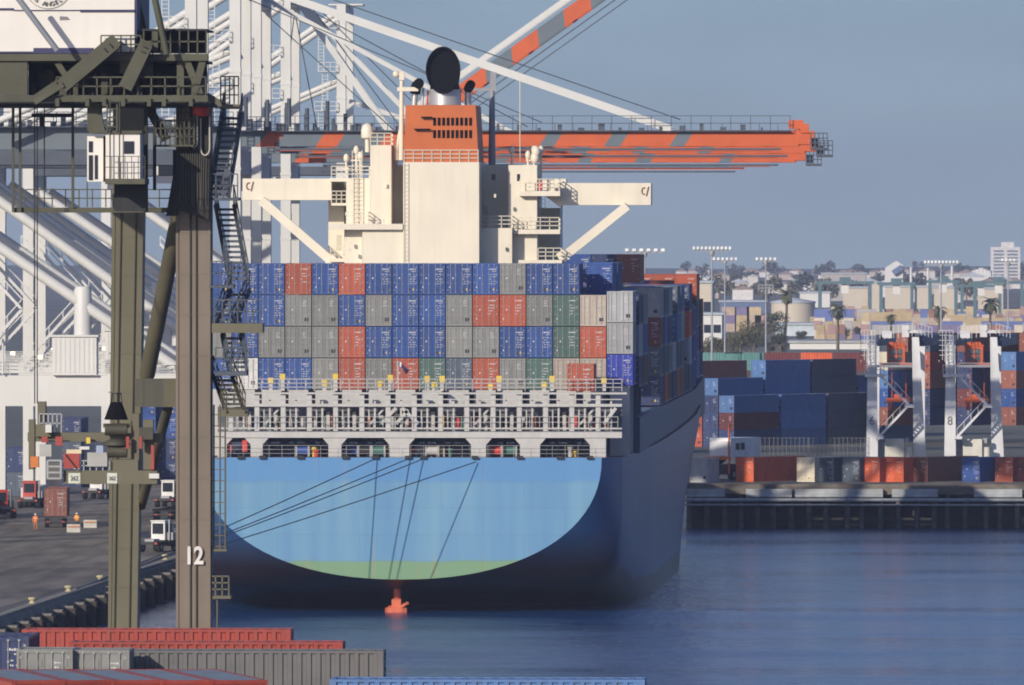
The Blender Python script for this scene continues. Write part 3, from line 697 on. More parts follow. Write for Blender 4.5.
mb.add(vs, [(j*28+i, j*28+(i+1)%28, (j+1)*28+(i+1)%28, (j+1)*28+i) for j in range(5) for i in range(28)], 0, True); mb.add(vs, [tuple(range(5*28,6*28)), tuple(range(28))[::-1]], 0)
mb.tube(q+Vector((0,0,1.4)), cc+Vector((0,2.2,-1.1)), 1.45, 1.35, n=20, m=0)
mb.build('exhaust_pipe', [BLACK, SILVER], funnel)
mb = MB(); mb.path([P(414,105,AY-5),P(415,92,AY-5)],.3,n=8,m=1); mb.path([P(415,94,AY-5),P(416,86,AY-5),P(419,83,AY-6.5)],.5,n=10); mb.path([P(422,105,AY-5),P(423,88,AY-5)],.12,m=1); mb.path([P(427,105,AY-5),P(428,90,AY-5)],.09,m=2)
mb.build('exhaust_pipe', [BLACK, SILVER, RED], funnel)
mb = MB(); mb.path([P(468,105,AY-5),P(468,88,AY-5)],.33,n=10,m=1); mb.path([P(468,89,AY-5),P(471,84,AY-6)],.45,n=10); mb.path([P(460,105,AY-5),P(453,92,AY-5)],.08,m=1)
mb.build('exhaust_pipe', [BLACK, SILVER], funnel)

# ------------------------------------------------------------------ containers on board
B,RD,G,GN,BG,W_,SL = 'blue','red','grey','green','beige','white','slate'
GRID = [[B, B, RD, B, RD, B, B, B, B, B, G, B, B, None, None],
        [B, B, G, G, B, G, B, B, G, RD, RD, G, GN, BG, 'pale grey'],
        [B, G, G, G, RD, B, B, B, G, G, B, B, GN, RD, 'pale grey'],
        [W_, B, B, G, RD, G, RD, GN, SL, RD, G, GN, BG, BG, 'bright blue']]
tiers = ['top tier','second tier down','third tier down','bottom tier']
def colx(c): return SX+.05+(c-8)*2.46
for r_ in range(4):
    for k in range(15):
        c = GRID[r_][k]
        if not c: continue
        z = 20.32+(3-r_)*2.9 + (.35 if k == 14 else 0)
        container((colx(k+2), 1008+rg.uniform(-.06,.06), z), 0, c, '%s container in the stern stack, %s, %s column from the left' % (c, tiers[r_], ORD[k]), 'containers stacked on the stern of the ship').scale = (.972, 1, .985)
for r_ in range(4):
    container((colx(1)-.03, 1008.3, 20.32+(3-r_)*2.9), 0, (B,B,G,B)[r_], '%s container behind the crane stairs, %s, left of the stern stack' % ((B,B,G,B)[r_], tiers[r_]), 'containers stacked on the stern of the ship', detail=1)
mb = MB()                                                      # pedestals that carry the stern stack
for k in range(17):
    for dy in (1008.2, 1019.6): mb.box(colx(k)-.9, colx(k)+.9, dy, dy+.5, 14.1, 20.3 if k != 16 else 20.6)
mb.build('container_pedestal', CREAM2, ship)
q = P(580.5,393,1001.6)
container((q.x,1001.6,Z(391.5,LY-.1)+.01), R(-2), 'red', 'red short container standing forward of the stack on the lashing bridge walkway', 'containers stacked on the stern of the ship', L=3.4, H=2.5, detail=2)
# bays further forward, starboard columns
SHADE = ['blue','navy','blue','slate','navy','grey','maroon','steel blue','blue','slate','red','steel blue','pale grey']
CG = 'containers on the starboard side of the ship'
ctop = MB()
for bi, Yb in enumerate((1022.5, 1037.0)):
    for c in (15, 16):
        for t in range(4 if c == 15 else 3):
            col = 'blue' if (c == 15 and t == 3) else rg.choice(SHADE)
            container((colx(c)+sh(Yb), Yb, 20.32+t*2.9), R(-.39), col, '%s container, %s tier, %s starboard column, %s row behind the stern stack' % (col, ORD[t], 'outermost' if c == 16 else 'second', ORD[bi]), CG, detail=1)
        for dy in (.2,11.4): ctop.box(colx(c)-.9,colx(c)+.9,Yb+dy,Yb+dy+.5,17.4,20.3)
bays = [1087+i*14.6 for i in range(11)]
BZ = [17.66]*8+[18.0,18.65,18.7]
hts = {0:(4,4,4),1:(5,5,4),2:(5,4,4),3:(4,4,2),4:(4,4,4),5:(4,4,4),6:(4,4,1),7:(4,4,4),8:(4,4,3),9:(4,4,4),10:(3,3,3)}
over = {(4,16,3):'pale grey',(4,16,2):'steel blue',(0,16,3):'pale grey',(0,16,2):'maroon',(1,16,3):'slate',(1,15,4):'brown',(1,14,4):'navy',(1,13,4):'blue',(2,16,3):'pale grey',(2,16,2):'navy',(3,16,1):'pale grey',(4,16,3):'slate',(5,16,2):'pale grey',(5,16,0):'brown',
        (7,16,3):'navy',(7,16,2):'orange',(7,16,1):'pale grey',(9,16,3):'red',(9,15,3):'red',(9,14,3):'red',(9,13,3):'red',(9,12,3):'red',(10,16,2):'maroon',(10,16,1):'maroon',(10,16,0):'navy',(6,16,3):'blue',(0,16,0):'navy',(0,16,1):'slate'}
for bi, Yb in enumerate(bays):
    for c in range(9, 17):
        h = hts[bi][max(0,c-14)]
        if c < 14 and not (bi == 9 or (bi == 1 and c > 10)): continue
        lo = 0 if c == 16 else h-(2 if c == 15 else 1)
        if lo: ctop.box(colx(c)+sh(Yb)-1.15, colx(c)+sh(Yb)+1.15, Yb+.3, Yb+11.8, BZ[bi]-.1, BZ[bi]+lo*2.9-.02)
        for t in range(lo, h):
            col = over.get((bi,c,t)) or rg.choice(SHADE)
            H_ = 2.87
            container((colx(c)+sh(Yb)+rg.uniform(-.03,.03), Yb, BZ[bi]+t*2.9+(.45 if bi == 1 and t == 4 else 0)), R(-.39), col, '%s container, %s tier, %s column from starboard, %s bay past bridge' % (col, ORD[t], ORD[16-c], ORD[bi]), CG, H=H_, detail=1)
ctop.build('cell_guide', NAVYC, ship)
# mooring lines
bq = P(75, 590, YG(592, QZ+.25))
for i, (px, py, lab) in enumerate(((375,459,'dark mooring line from transom to quay, uppermost of the four slanting lines'),(408,459,'dark mooring line slanting to the quay, second from the top'),
        (421,460,'dark mooring line slanting to the quay, third from the top'),(476,462,'long dark mooring line slanting to the quay, lowest of the four slanting lines'))):
    p0 = P(px,py,999.7); p1 = bq+Vector((0,.05*i,.03*i)); pts = []
    for k in range(15):
        t = k/14; v = p0.lerp(p1,t); v.z -= .25*math.sin(math.pi*t); pts.append(v)
    mb = MB().path(pts,.05); mb.thing('mooring_line', ROPE, p0, lab, 'rope', 'mooring lines at the stern')
# ------------------------------------------------------------------ white ship-to-shore cranes along the left quay
WX, LX, LEGZ = -74.0, -104.0, QZ
def white_crane(Yc, label, boom, ztop=45.8, zbot=44.1, tip=-13.3, stripes=(), apex=63.0, fore=None, half=9.0, angle=0.0, x0=WX-48, slant=9):
    root = empty('quay_crane', (WX, Yc, QZ), label, 'harbour crane', 'white quay cranes along the left wharf')
    ys = (Yc-half, Yc+half)
    for yy in ys:
        for xx, top, w_ in ((WX, apex, 1.15), (LX, zbot, 1.2)):
            mb = MB(); mb.box(xx-w_/2, xx+w_/2, yy-.8, yy+.8, QZ+2.2, top)
            if xx == WX:
                for zz in (34, 41.5, 52): mb.box(xx-w_/2-.06, xx+w_/2+.06, yy-.86, yy+.86, zz, zz+.3)
            mb.build('leg', WCRANE, root)
        mb = MB(); mb.box(LX+.65, WX-.62, yy-.7, yy+.7, 17.2, 20.3); mb.build('portal_beam', WCRANE, root)
        mb = MB(); mb.box(LX+.65, WX-.62, yy-.5, yy+.5, zbot-1.6, zbot-.5); mb.build('tie_beam', BSLATE, root)  # slate colour paints deep shade onto the white crane's beam
        mb = MB(); mb.tube((LX+1,yy,zbot-3.4),(WX-.8,yy,20.6),.55,n=12); mb.build('brace', WCRANE, root)
        mb = MB(); mb.rail((LX,yy-.7,20.3),(WX,yy-.7,20.3),1.1,18,.035,3)
        mb.flight((LX+7,yy-2.2,20.4),(LX+13,yy-2.2,27),1.0,14); mb.flight((LX+13,yy-2.2,27),(LX+7,yy-2.2,33.5),1.0,14); mb.build('walkway', WCRANE, root)
    for xx in (WX, LX):
        mb = MB(); mb.box(xx-.75, xx+.75, Yc-half-2, Yc+half+2, QZ+1.1, QZ+2.2)
        for s in (-1, 1):
            for k in range(4): mb.tube((xx-.5, Yc+s*half-2.4+k*1.6, QZ+.45),(xx+.5, Yc+s*half-2.4+k*1.6, QZ+.45),.45,n=10,m=1)
            mb.box(xx-.6,xx+.6,Yc+s*half-3.2,Yc+s*half+3.2,QZ+.7,QZ+1.08,2)
        mb.build('sill_beam', [WCRANE, DARK, RED], root)
        mb = MB(); mb.box(xx-.5, xx+.5, ys[0]+.82, ys[1]-.82, zbot-3.0, zbot-.4); mb.box(xx-.45, xx+.45, ys[0]+.82, ys[1]-.82, 17.6, 19.9); mb.build('cross_beam', WCRANE, root)
    # fixed girder and boom
    hx = WX+4
    def girder(xa, xb, name, seg, T):
        mb = MB()
        for gy in (-3.2, 2.4):
            e = [xa]+[x for x, _ in seg if xa < x < xb]+[xb]; cur = seg[0][1]
            for q0, q1 in zip(e, e[1:]):
                for x, c in seg:
                    if x <= q0+1e-6: cur = c
                sl = .55 if seg else 0
                s0 = sl if q0 > xa else 0; s1 = sl if q1 < xb else 0
                mb.ext([T(q0-s0,Yc+gy,zbot), T(q1-s1,Yc+gy,zbot), T(q1+s1,Yc+gy,ztop), T(q0+s0,Yc+gy,ztop)], (0,.8,0), cur)
        return mb.build(name, [BGREY, BORANGE], root)
    I = lambda x, y, z: Vector((x, y, z))
    ca, sa = math.cos(angle), math.sin(angle)
    T = I if angle == 0 else (lambda x, y, z: Vector((hx+(x-hx)*ca-(z-zbot)*sa, y, zbot+(x-hx)*sa+(z-zbot)*ca)))
    fixed = [s for s in stripes if s[0] < hx] or [(-999,0)]
    girder(x0, hx-.02, 'girder', [(-999,0)]+[s for s in fixed if s[0] > -900], I)
    if boom:
        bs = [s for s in stripes]
        girder(hx+.02, tip, 'boom', [(-999,0)]+bs, T)
        mb = MB()
        for gx in range(int(hx)+3, int(tip)-1, 7): mb.bar(T(gx,Yc-2.4,(ztop+zbot)/2), T(gx,Yc+2.4,(ztop+zbot)/2), .5)
        a = T(hx,Yc-4.2,ztop-.55); b2 = T(tip-1,Yc-4.2,ztop-.55)
        if angle == 0:
            a.z += .5; b2.z += .5; a.y += .6; b2.y += .6; mb.bar(a,b2,.7,.08); n = max(6,int((tip-hx)/2.1)); mb.rail(a+Vector((0,-.45,0.05)),b2+Vector((0,-.45,.05)),1.6,n,.035,2)
            for k in range(24): xx = hx+2+(tip-hx-4)*k/24; hh = rnd.uniform(.3,.9); mb.box(xx,xx+rnd.uniform(.2,.7),Yc-3.6,Yc-3,ztop,ztop+hh)
            mb.bar((hx,Yc-3.9,zbot-.32),(tip-2,Yc-3.9,zbot-.32),.25,.22)
            if Yc > 1250: mb.bar((hx,Yc-3.6,zbot-1.1),(tip-7,Yc-3.6,zbot-1.1),.12,.2)
        else:
            mb.bar(T(hx+3,Yc-4.2,zbot-.9),T(tip,Yc-4.2,zbot-.9),.16,.16); mb.bar(T(hx+3,Yc-4.2,zbot-1.8),T(tip,Yc-4.2,zbot-1.8),.14,.14)
        mb.build('boom_walkway', BSLATE, root)
        if angle == 0:
            mb = MB()
            mb.box(tip-.2,tip+1.2,Yc-3.4,Yc+3.4,zbot+.2,ztop-.25,1); mb.box(tip+.1,tip+1.0,Yc-3.7,Yc-2.6,ztop-.2,ztop+.75,1); mb.box(tip-1.2,tip+.4,Yc-3.5,Yc-2.3,ztop+.2,ztop+1.15,1)
            mb.rail((tip+1.2,Yc-3.4,zbot-.2),(tip+3,Yc-3.4,zbot-.2),1.6,4,.05,3); mb.box(tip+1.2,tip+3,Yc-3.4,Yc+2,zbot-.4,zbot-.15); mb.box(tip+1.3,tip+2.0,Yc-3,Yc-2.2,zbot-.1,zbot+.9)
            mb.build('boom_tip', [BSLATE, BORANGE], root)
            for i in range(1 if Yc < 1250 else 2):                              # festoon lines and trolley rails below the girder
                mb = MB(); zz = zbot-.42-.3*i; xx = hx+(0,3)[i]; e = tip-(3,6)[i]
                while xx < e:
                    L_ = rnd.uniform(3,9); mb.box(xx,min(e,xx+L_-.05),Yc-3.1-.2*i,Yc-2.8-.2*i,zz-.11,zz+.11,1 if rnd.random()<.72 else 0); xx += L_
                mb.build('festoon_rail', [BGREY, BORANGE], root)
    mb = MB(); a = Vector((x0,Yc-4.1,ztop+.0)); b2 = Vector((hx,Yc-4.1,ztop+.0)); mb.bar(a,b2,1,.1); mb.rail(a+Vector((0,-.45,0)),b2+Vector((0,-.45,0)),1.5,26,.04,3)
    for k in range(26): xx = x0+8+k*1.75+rnd.random(); mb.box(xx,xx+rnd.uniform(.2,.9),Yc-3.6,Yc-2.8,ztop,ztop+rnd.uniform(.5,1.7))
    for k in range(4): xx = WX+3+k*2.2; mb.tube((xx,Yc-3.3,ztop),(xx,Yc-3.3,ztop+2.4+rnd.random()),.22,n=8)
    mb.build('girder_walkway', BSLATE, root)
    # A-frame, stays
    mb = MB(); mb.box(WX-.6,WX+.6,ys[0]+.82,ys[1]-.82,apex-1.6,apex-.02); mb.box(WX-2,WX+2.4,Yc-2.5,Yc+2.5,apex,apex+.2); mb.build('apex_beam', WCRANE, root)
    for yy in (Yc-half+1.2, Yc+half-1.2):
        mb = MB(); mb.tube((LX+3,yy,ztop-1),(WX-.7,yy,apex-1),.42,n=10); mb.build('backstay', WCRANE, root)
        mb = MB(); mb.tube((WX-21,yy,ztop),(WX-.7,yy,ztop+8.5),.36,n=10); mb.build('strut', WCRANE, root)
    if fore:
        for xx, r_ in fore:
            for yy, k in ((Yc-3.0,1),(Yc+2.6,.8)):
                mb = MB()
                if angle: mb.bar(T(hx+6,yy,ztop+.9),T(xx,yy,ztop+.9),r_*2,r_*2*k); mb.bar(T(hx+6,yy,ztop+.9),(WX+.7,yy,ztop+6),r_*1.6,r_*1.6*k)
                else: mb.bar((WX+.7,yy,apex-.6),T(xx,yy,ztop+.15),r_*2,r_*2*k)
                mb.build('forestay', WCRANE, root)
            if angle: continue
            mb = MB(); mb.path([(WX+.7,Yc-3.4,apex+.8),T(xx+1,Yc-3.4,ztop+1.2)],.07); mb.path([(WX+.7,Yc-3.4,apex-2.3),T(xx-14,Yc-3.4,ztop+.9)],.06); mb.build('stay_rope', BSLATE, root)
    # caged ladder and small platforms on the near waterside leg
    mb = MB(); yy = ys[0]-.9
    for k, (za, zb) in enumerate(((46.5,50.5),(50.5,55.5),(55.5,61))):
        xx = WX-2.9+(k%2)*.5; mb.ladder((xx,yy,za),(xx,yy,zb),.7,.4,.04); mb.box(xx-.5,WX-.6,yy-.5,yy+.5,zb-.1,zb); mb.rail((xx-.5,yy-.5,zb),(WX-.6,yy-.5,zb),1.1,3,.035,2)
    mb.build('ladder', WCRANE, root)
    mb = MB(); mb.box(x0+2,x0+14,Yc-4,Yc+4,ztop+.4,ztop+5.2); mb.box(x0+1.8,x0+14.2,Yc-4.2,Yc+4.2,ztop+5.2,ztop+5.5); mb.build('machinery_house', WCRANE, root)
    mb = MB(); mb.box(WX-9,WX-6.4,Yc-2.3,Yc+.3,zbot-4.0,zbot-1.4); mb.box(WX-8.8,WX-6.6,Yc-2.34,Yc-2.3,zbot-3.2,zbot-1.8,1); mb.bar((WX-7.7,Yc-1,zbot-1.4),(WX-7.7,Yc-1,zbot),.8); mb.build('operator_cab', [WCRANE, WGLASS], root)
    mb = MB(); yy = ys[0]-.2; mb.box(LX+16,LX+20.5,yy-1.2,yy+1.6,20.35,24.2); mb.box(LX+15.8,LX+20.7,yy-1.4,yy+1.8,24.2,24.4); mb.box(LX+22,LX+24,yy-1,yy+1,20.35,22.6,0)
    for k in range(9): mb.box(LX+16.2+k*.48,LX+16.4+k*.48,yy-1.24,yy-1.2,20.6,24)
    mb.build('electrical_house', WCRANE, root)
    mb = MB(); mb.tube((LX+11,yy-1,20.4),(LX+11,yy-1,24),.1); mb.lathe((LX+19,yy+.4,24.4),[(.9,0),(.9,4.5),(.7,4.9)],14); mb.build('exhaust_stack', WCRANE, root)
    for k in (0,1):
        l = MB(); xx = LX+(3.0 if k else 9.0); l.box(xx-.25,xx+.25,yy-1.5,yy-1.2,21.2,21.6); l.bar((xx,yy-1.2,21.4),(xx,yy-.6,21.2),.12); l.build('work_lamp', LAMP, root)
    return root
LAMP = bpy.data.materials.new('lit_work_lamp'); LAMP.use_nodes = True
_b = LAMP.node_tree.nodes['Principled BSDF']; _b.inputs['Emission Color'].default_value = (1,.72,.38,1); _b.inputs['Emission Strength'].default_value = 1.6
def px_st(Y, l): return [(X(p,Y), c) for p, c in l]
Y1, Y2, Y3, Y4, Y0 = 1192.0, 1229.0, 1286.0, 1408.0, 1120.0
S1 = px_st(Y1, [(264,1),(281,0),(322,1),(343,0),(385,1),(545,0),(560,1),(610,0),(626,1),(675,0),(690,1)])
white_crane(Y1, 'white quay crane with its grey and orange boom lowered over the ship, longest boom', True, Z(131,Y1), Z(146.5,Y1), X(800,Y1), S1, 62.5, [(X(672,Y1),.42)])
S2 = px_st(Y2, [(250,1),(262,0),(318,1),(336,0),(400,1),(520,0),(540,1),(575,0),(592,1),(637,0),(650,1),(702,0),(716,1)])
white_crane(Y2, 'white quay crane behind the nearest lowered boom, its own boom lowered too', True, Z(138,Y2), Z(153.5,Y2), X(806,Y2), S2, 61.5, [(X(520,Y2),.26)])
S3 = px_st(Y3, [(300,1),(330,0),(420,1),(500,0),(512,1),(583,0),(596,1),(640,0),(656,1),(724,0),(736,1)])
white_crane(Y3, 'white quay crane third along the wharf, boom lowered behind two others', True, Z(147,Y3), Z(162.5,Y3), X(796,Y3), S3, 63, [(X(400,Y3),.36),(X(440,Y3),.25)])
hx4 = WX+4; z4 = Z(163,Y4)
S4 = [(hx4+14+i*4.1, i % 2 == 0 and 1 or 0) for i in range(12)]
white_crane(Y4, 'farthest white quay crane with its striped boom half raised against the sky', True, z4+1.9, z4, hx4+58, S4, 64, [(hx4+52,.36)], angle=R(35.5))
white_crane(Y0, 'nearest white quay crane half hidden by the olive crane, boom not in view', False, 45.5, 43.2, 0, [(-999,0)], 64)

# ------------------------------------------------------------------ olive crane in the foreground
OY = 560.0; AYo = 575.0
oc = empty('olive_gantry_crane', (X(192,OY), OY, WZ), 'weathered olive gantry crane in the foreground with white cab and legs, number 12', 'harbour crane')
LEGM = [OLIVE, DARK]
mb = MB(); mb.pbox(175,210,100,405.5,OY,1.7); mb.box(X(175,OY),X(210,OY),OY,OY+1.7,WZ+1.2,Z(405.5,OY))
mb.pbox(175.4,177.6,104,900,OY-.06,.06); mb.pbox(207.4,209.6,104,900,OY-.06,.06)
for k in range(9): yy_ = 232+k*41; mb.pbox(174.6,210.4,yy_,yy_+1.1,OY-.035,.02) if yy_ < 395 or yy_ > 410 else None
legB = mb.build('leg', [OLIVEB, DARK], oc)
mb = MB(); 
for px in (189.5, 195.5): mb.path([P(px,104,OY-.08),P(px,900,OY-.08)],.04)
mb.build('cable_conduit', OLIVED, legB)
mb = MB(); mb.ext([P(104,900,AYo),P(132,900,AYo),P(144,100,AYo),P(112,100,AYo)], (0,1.9,0)); mb.ext([P(104.2,900,AYo-.05),P(107.2,900,AYo-.05),P(115.2,104,AYo-.05),P(112.2,104,AYo-.05)], (0,.045,0))
for k in range(10): yy_ = 236+k*39; cx_ = 128-8*(yy_-100)/532*1.0; mb.pbox(cx_-16.3,cx_+16.3,yy_,yy_+1.1,AYo-.035,.02)
legA = mb.build('leg', LEGM, oc)
mb = MB()
for dx_ in (6, 21): mb.path([P(112+dx_+2,210,AYo-.1),P(106+dx_+1,632,AYo-.1)],.03)
mb.build('cable_conduit', OLIVED, legA)
for xx, yy in ((X(126,AYo)-28,AYo),(X(192,OY)-28,OY)):      # landside pair, left of the frame
    mb = MB(); mb.box(xx-.9,xx+.9,yy,yy+1.7,WZ+1.2,Z(100,OY)); mb.build('leg', LEGM, oc)
for (a,yy) in ((X(126,AYo),AYo),(X(192,OY),OY),(X(126,AYo)-28,AYo),(X(192,OY)-28,OY)):
    mb = MB(); mb.box(a-1.6,a+1.6,yy-.6,yy+2.4,WZ+.7,WZ+1.18)
    for k in (-1.1,1.1): mb.tube((a+k,yy-.3,WZ+.45),(a+k,yy+2,WZ+.45),.45,n=12,m=1)
    mb.build('bogie', LEGM, oc)
def text_mesh(s, size, depth=.03, bold=0):
    c = bpy.data.curves.new('lettering', 'FONT'); c.body = s; c.size = size; c.extrude = depth; c.offset = bold; c.align_x = 'CENTER'; c.align_y = 'CENTER'
    t = bpy.data.objects.new('lettering', c); COL.objects.link(t); bpy.context.view_layer.update()
    me = bpy.data.meshes.new_from_object(t.evaluated_get(bpy.context.evaluated_depsgraph_get()))
    bpy.data.objects.remove(t); bpy.data.curves.remove(c); return me
def text(s, size, pos, mat, parent, name='lettering', rot=0.0, bold=0.0, sx=1.0):
    me = text_mesh(s, size, bold=bold); me.materials.clear(); me.materials.append(mat)
    o = bpy.data.objects.new(name, me); COL.objects.link(o); o.parent = parent
    o.location = Vector(pos)-(off_of(parent) if parent else Vector((0,0,0))); o.rotation_euler = (R(90), rot, 0); o.scale = (sx,1,1); return o
text('12', 1.24, P(193,557,OY-.16), pm('number_white',(.62,.58,.55)), legB, 'leg_number', sx=.80, bold=.035)
def ocp(name, mb, mats=None): return mb.build(name, mats or LEGM, oc)
mb = MB(); mb.bar(P(145,393,AYo-2), P(174.8,393,OY+.9), 1.2, Z(379,AYo)-Z(407,AYo)); 
ocp('portal_beam', mb)
mb = MB(); mb.tube(P(191,150,OY+3), P(146,375,AYo-1), .42, n=14); mb.tube(P(167,408,OY+4), P(140,506,AYo+1), .27, n=12); ocp('brace', mb)
# girder frame at the top
G0 = OY-3
mb = MB(); mb.pbox(-60,207,53.5,60.5,G0,.8); mb.pbox(-60,207,95,101.5,G0-.8,.9); mb.pbox(-60,26,60.7,94.8,G0+.2,.5); mb.pbox(-60,210,101.7,106.5,G0+1,6,1)
mb.bar(P(185,58,G0+.4),P(200,95,G0+.4),.35); mb.bar(P(203,57,G0+.35),P(194,92,G0+.35),.35); mb.bar(P(56,62,G0+.5),P(66,78,G0+.5),.3)
mb.pbox(119,139,61,73,G0+.4,.4); mb.pbox(142,152,60.7,77,G0+.5,.4); mb.pbox(176,183,60.7,94.8,G0+.5,.4)
mb.bar(P(30,100,G0-.5), P(57,82,G0-.5), .3)
ocp('girder', mb, [OLIVEU, DARK])
mb = MB(); mb.pbox(27,206,60.7,94.8,G0+4.5,.5); mb.pbox(-60,207,60.7,63,G0+1,4,0); ocp('girder_inner_wall', mb, DARK)
mb = MB()
for x in range(30, 205, 7):
    if rnd.random() < .85:
        h = rnd.uniform(8,26); mb.pbox(x,x+rnd.uniform(2,9),94.8-h,94.8,G0+2+rnd.random()*1.5,.8,rnd.choice((0,0,1)))
ocp('winch_gear', mb, [OLIVED, DARK])
for a, b2, ww in (((60,86),(115,40),14.5), ((124,88),(146,42),13.5)):
    mb = MB(); pa = P(*a,G0-1.2); pb = P(*b2,G0-1.2); wm = ww*OY/F
    d = (pb-pa).normalized(); nn = Vector((-d.z,0,d.x))
    mb.ext([pa-nn*wm/2, pa+nn*wm/2, pb+nn*wm/2, pb-nn*wm/2], (0,.9,0)); 
    for k in (.80,.9):
        c = pa.lerp(pb,k); mb.bar(c-nn*wm*.2+Vector((0,-.02,0)), c+nn*wm*.12+Vector((0,-.02,0)), .25,.06, 1)
    mb.bar(pb-nn*wm*.45+Vector((0,-.05,0)), pb+nn*wm*.45+Vector((0,-.05,0)), .2, .12)
    ocp('boom_strut', mb, [OLIVEU, DARK])
mb = MB(); mb.bar(P(33,102,G0-1.2),P(62,84,G0-1.2),.28); mb.tube(P(150,-20,G0-1),P(166,54,G0-1),.17); mb.tube(P(14,-6,G0-2.4),P(56,50,G0-2.2),.15,m=1); ocp('slant_tube', mb, [OLIVEU, pm('grey_tube',(.22,.24,.27),.5)])  # grey tube laid along the slanting blue-grey band on the house wall
mb = MB(); mb.pbox(141,205.5,28.5,30.5,G0,6); mb.pbox(142,205,30.7,53,G0+5.4,.4); mb.pbox(152,157,31,53,G0,.3,1)
for x in range(142,206,9): mb.pbox(x,x+1.3,30.7,53.4,G0,.15,1)
mb.pbox(141,206,40.5,42,G0,.12,1)
ocp('electrical_cage', mb, [DARK, OLIVEU])
mb = MB()
mb.rail(P(55,95,G0-.75),P(205,95,G0-.75),Z(77,OY)-Z(95,OY),11,.035,2); mb.rail(P(100,53,G0-.1),P(140,53,G0-.1),.9,4,.035,2)
for x in (56,86,103,122,148,163,190): mb.pbox(x-2,x+2,98,106,G0-1.0,.2)
ocp('girder_railing', mb, OLIVEU)
mb = MB(); mb.pbox(-70,133.5,-40,51.5,G0+.3,9); mh = ocp('machinery_house', mb, HOUSE)
mb = MB(); mb.pbox(-70,12,7.6,9.6,G0+.22,.08); mb.pbox(12,79,9.4,10.4,G0+.24,.06); mb.pbox(79,134,9.2,11.6,G0+.22,.08); mb.pbox(32,92,47.5,53,G0+.2,.1); mb.pbox(-70,32,51,52.6,G0+.22,.08); mb.pbox(133.6,136,-40,52,G0+.3,9); mb.build('trim_band', NAVY, mh)
mb = MB(); mb.ext([P(137,-10,G0+3),P(146,30,G0+3),P(136.5,52,G0+3)], (0,.6,0)); ocp('end_bracket', mb, [OLIVEU, DARK])
mb = MB(); mb.ext([P(58.5,15.8,G0+.28),P(58.5,19.8,G0+.28),P(69,19.4,G0+.28),P(66,16.2,G0+.28)], (0,.04,0)); mb.build('logo_plate', pm('logo_grey',(.20,.19,.19)), mh)
# round harbour seal with letters along its lower rim
cx, cy, rr = 47.0, -15.5, 24.0
mb = MB()
for r_, ww in ((24.0,.55),(14.6,.4)):
    for i in range(64):
        t0, t1 = 2*math.pi*i/64, 2*math.pi*(i+1)/64
        mb.ext([P(cx+r_*math.cos(t0),cy+r_*math.sin(t0),G0+.26),P(cx+r_*math.cos(t1),cy+r_*math.sin(t1),G0+.26),P(cx+(r_-ww)*math.cos(t1),cy+(r_-ww)*math.sin(t1),G0+.26),P(cx+(r_-ww)*math.cos(t0),cy+(r_-ww)*math.sin(t0),G0+.26)], (0,.04,0))
SEALM = pm('seal_ink', (.12,.12,.12)); mb.build('seal_ring', SEALM, mh)
s = 'LOS ANGELES'
for i, ch in enumerate(s):
    if ch == ' ': continue
    a = R(90+62-i*12.4); text(ch, .32, P(cx+19.2*math.cos(a), cy+19.2*math.sin(a), G0+.24), SEALM, mh, 'seal_letter', rot=-(R(90)-a) if False else (a-R(90)))
mb = MB()
for k in range(3): mb.ext([P(cx-8+k*5,4-5+(-.5),G0+.26),P(cx-8+k*5,-4,G0+.26),P(cx-5+k*5,-4,G0+.26),P(cx-5+k*5,-1.5,G0+.26)], (0,.04,0))
mb.build('seal_emblem', SEALM, mh)
# cab
mb = MB(); mb.pbox(104.5,139,133,181,G0-2,2.2); mb.pbox(86,102,136,181.5,G0-1.6,2.0); mb.pbox(102.2,104.3,136,181,G0-1,1.2,1); cab = ocp('operator_cab', mb, [HOUSE, OLIVED])
mb = MB(); mb.pbox(123,133,141,153.5,G0-2.05,.05); mb.pbox(87.5,91.5,141,152,G0-1.65,.05); mb.pbox(87.5,91.5,155,180,G0-1.65,.05); mb.pbox(93.5,96.5,155,179,G0-1.65,.05); mb.build('window', WGLASS, cab)
mb = MB(); mb.pbox(88,141,130.5,133,G0-2.2,2.6); mb.pbox(104,144,178.5,184,G0-2.6,3); mb.pbox(113,145,182.5,211,G0+.3,1.4,1); mb.pbox(86,100,102,131,G0+.6,.8); mb.ext([P(90,131,G0),P(104,131,G0),P(98,104,G0)], (0,.5,0)); ocp('cab_hanger_and_shadow', mb, [OLIVEU, DARK])  # dark block below the cab paints the shadow on the leg behind
mb = MB(); mb.rail(P(104,178,G0-2.7),P(144,178,G0-2.7),1.1,6,.018,2); mb.ladder(P(106,131,G0-2.3),P(106,104,G0-2.3),.5,.35,.04)
for px in (109,118.5): mb.path([P(px,100,G0-2.3),P(px,180,G0-2.3)],.035)
ocp('cab_railing', mb, OLIVEU)
mb = MB(); mb.pbox(143,146.5,100,212,G0+2,.5); mb.pbox(152,155,104,190,G0+2,.3); mb.bar(P(146,104,G0+2.5),P(165,140,G0+2.5),.45); ocp('hanger_post', mb, DARK)
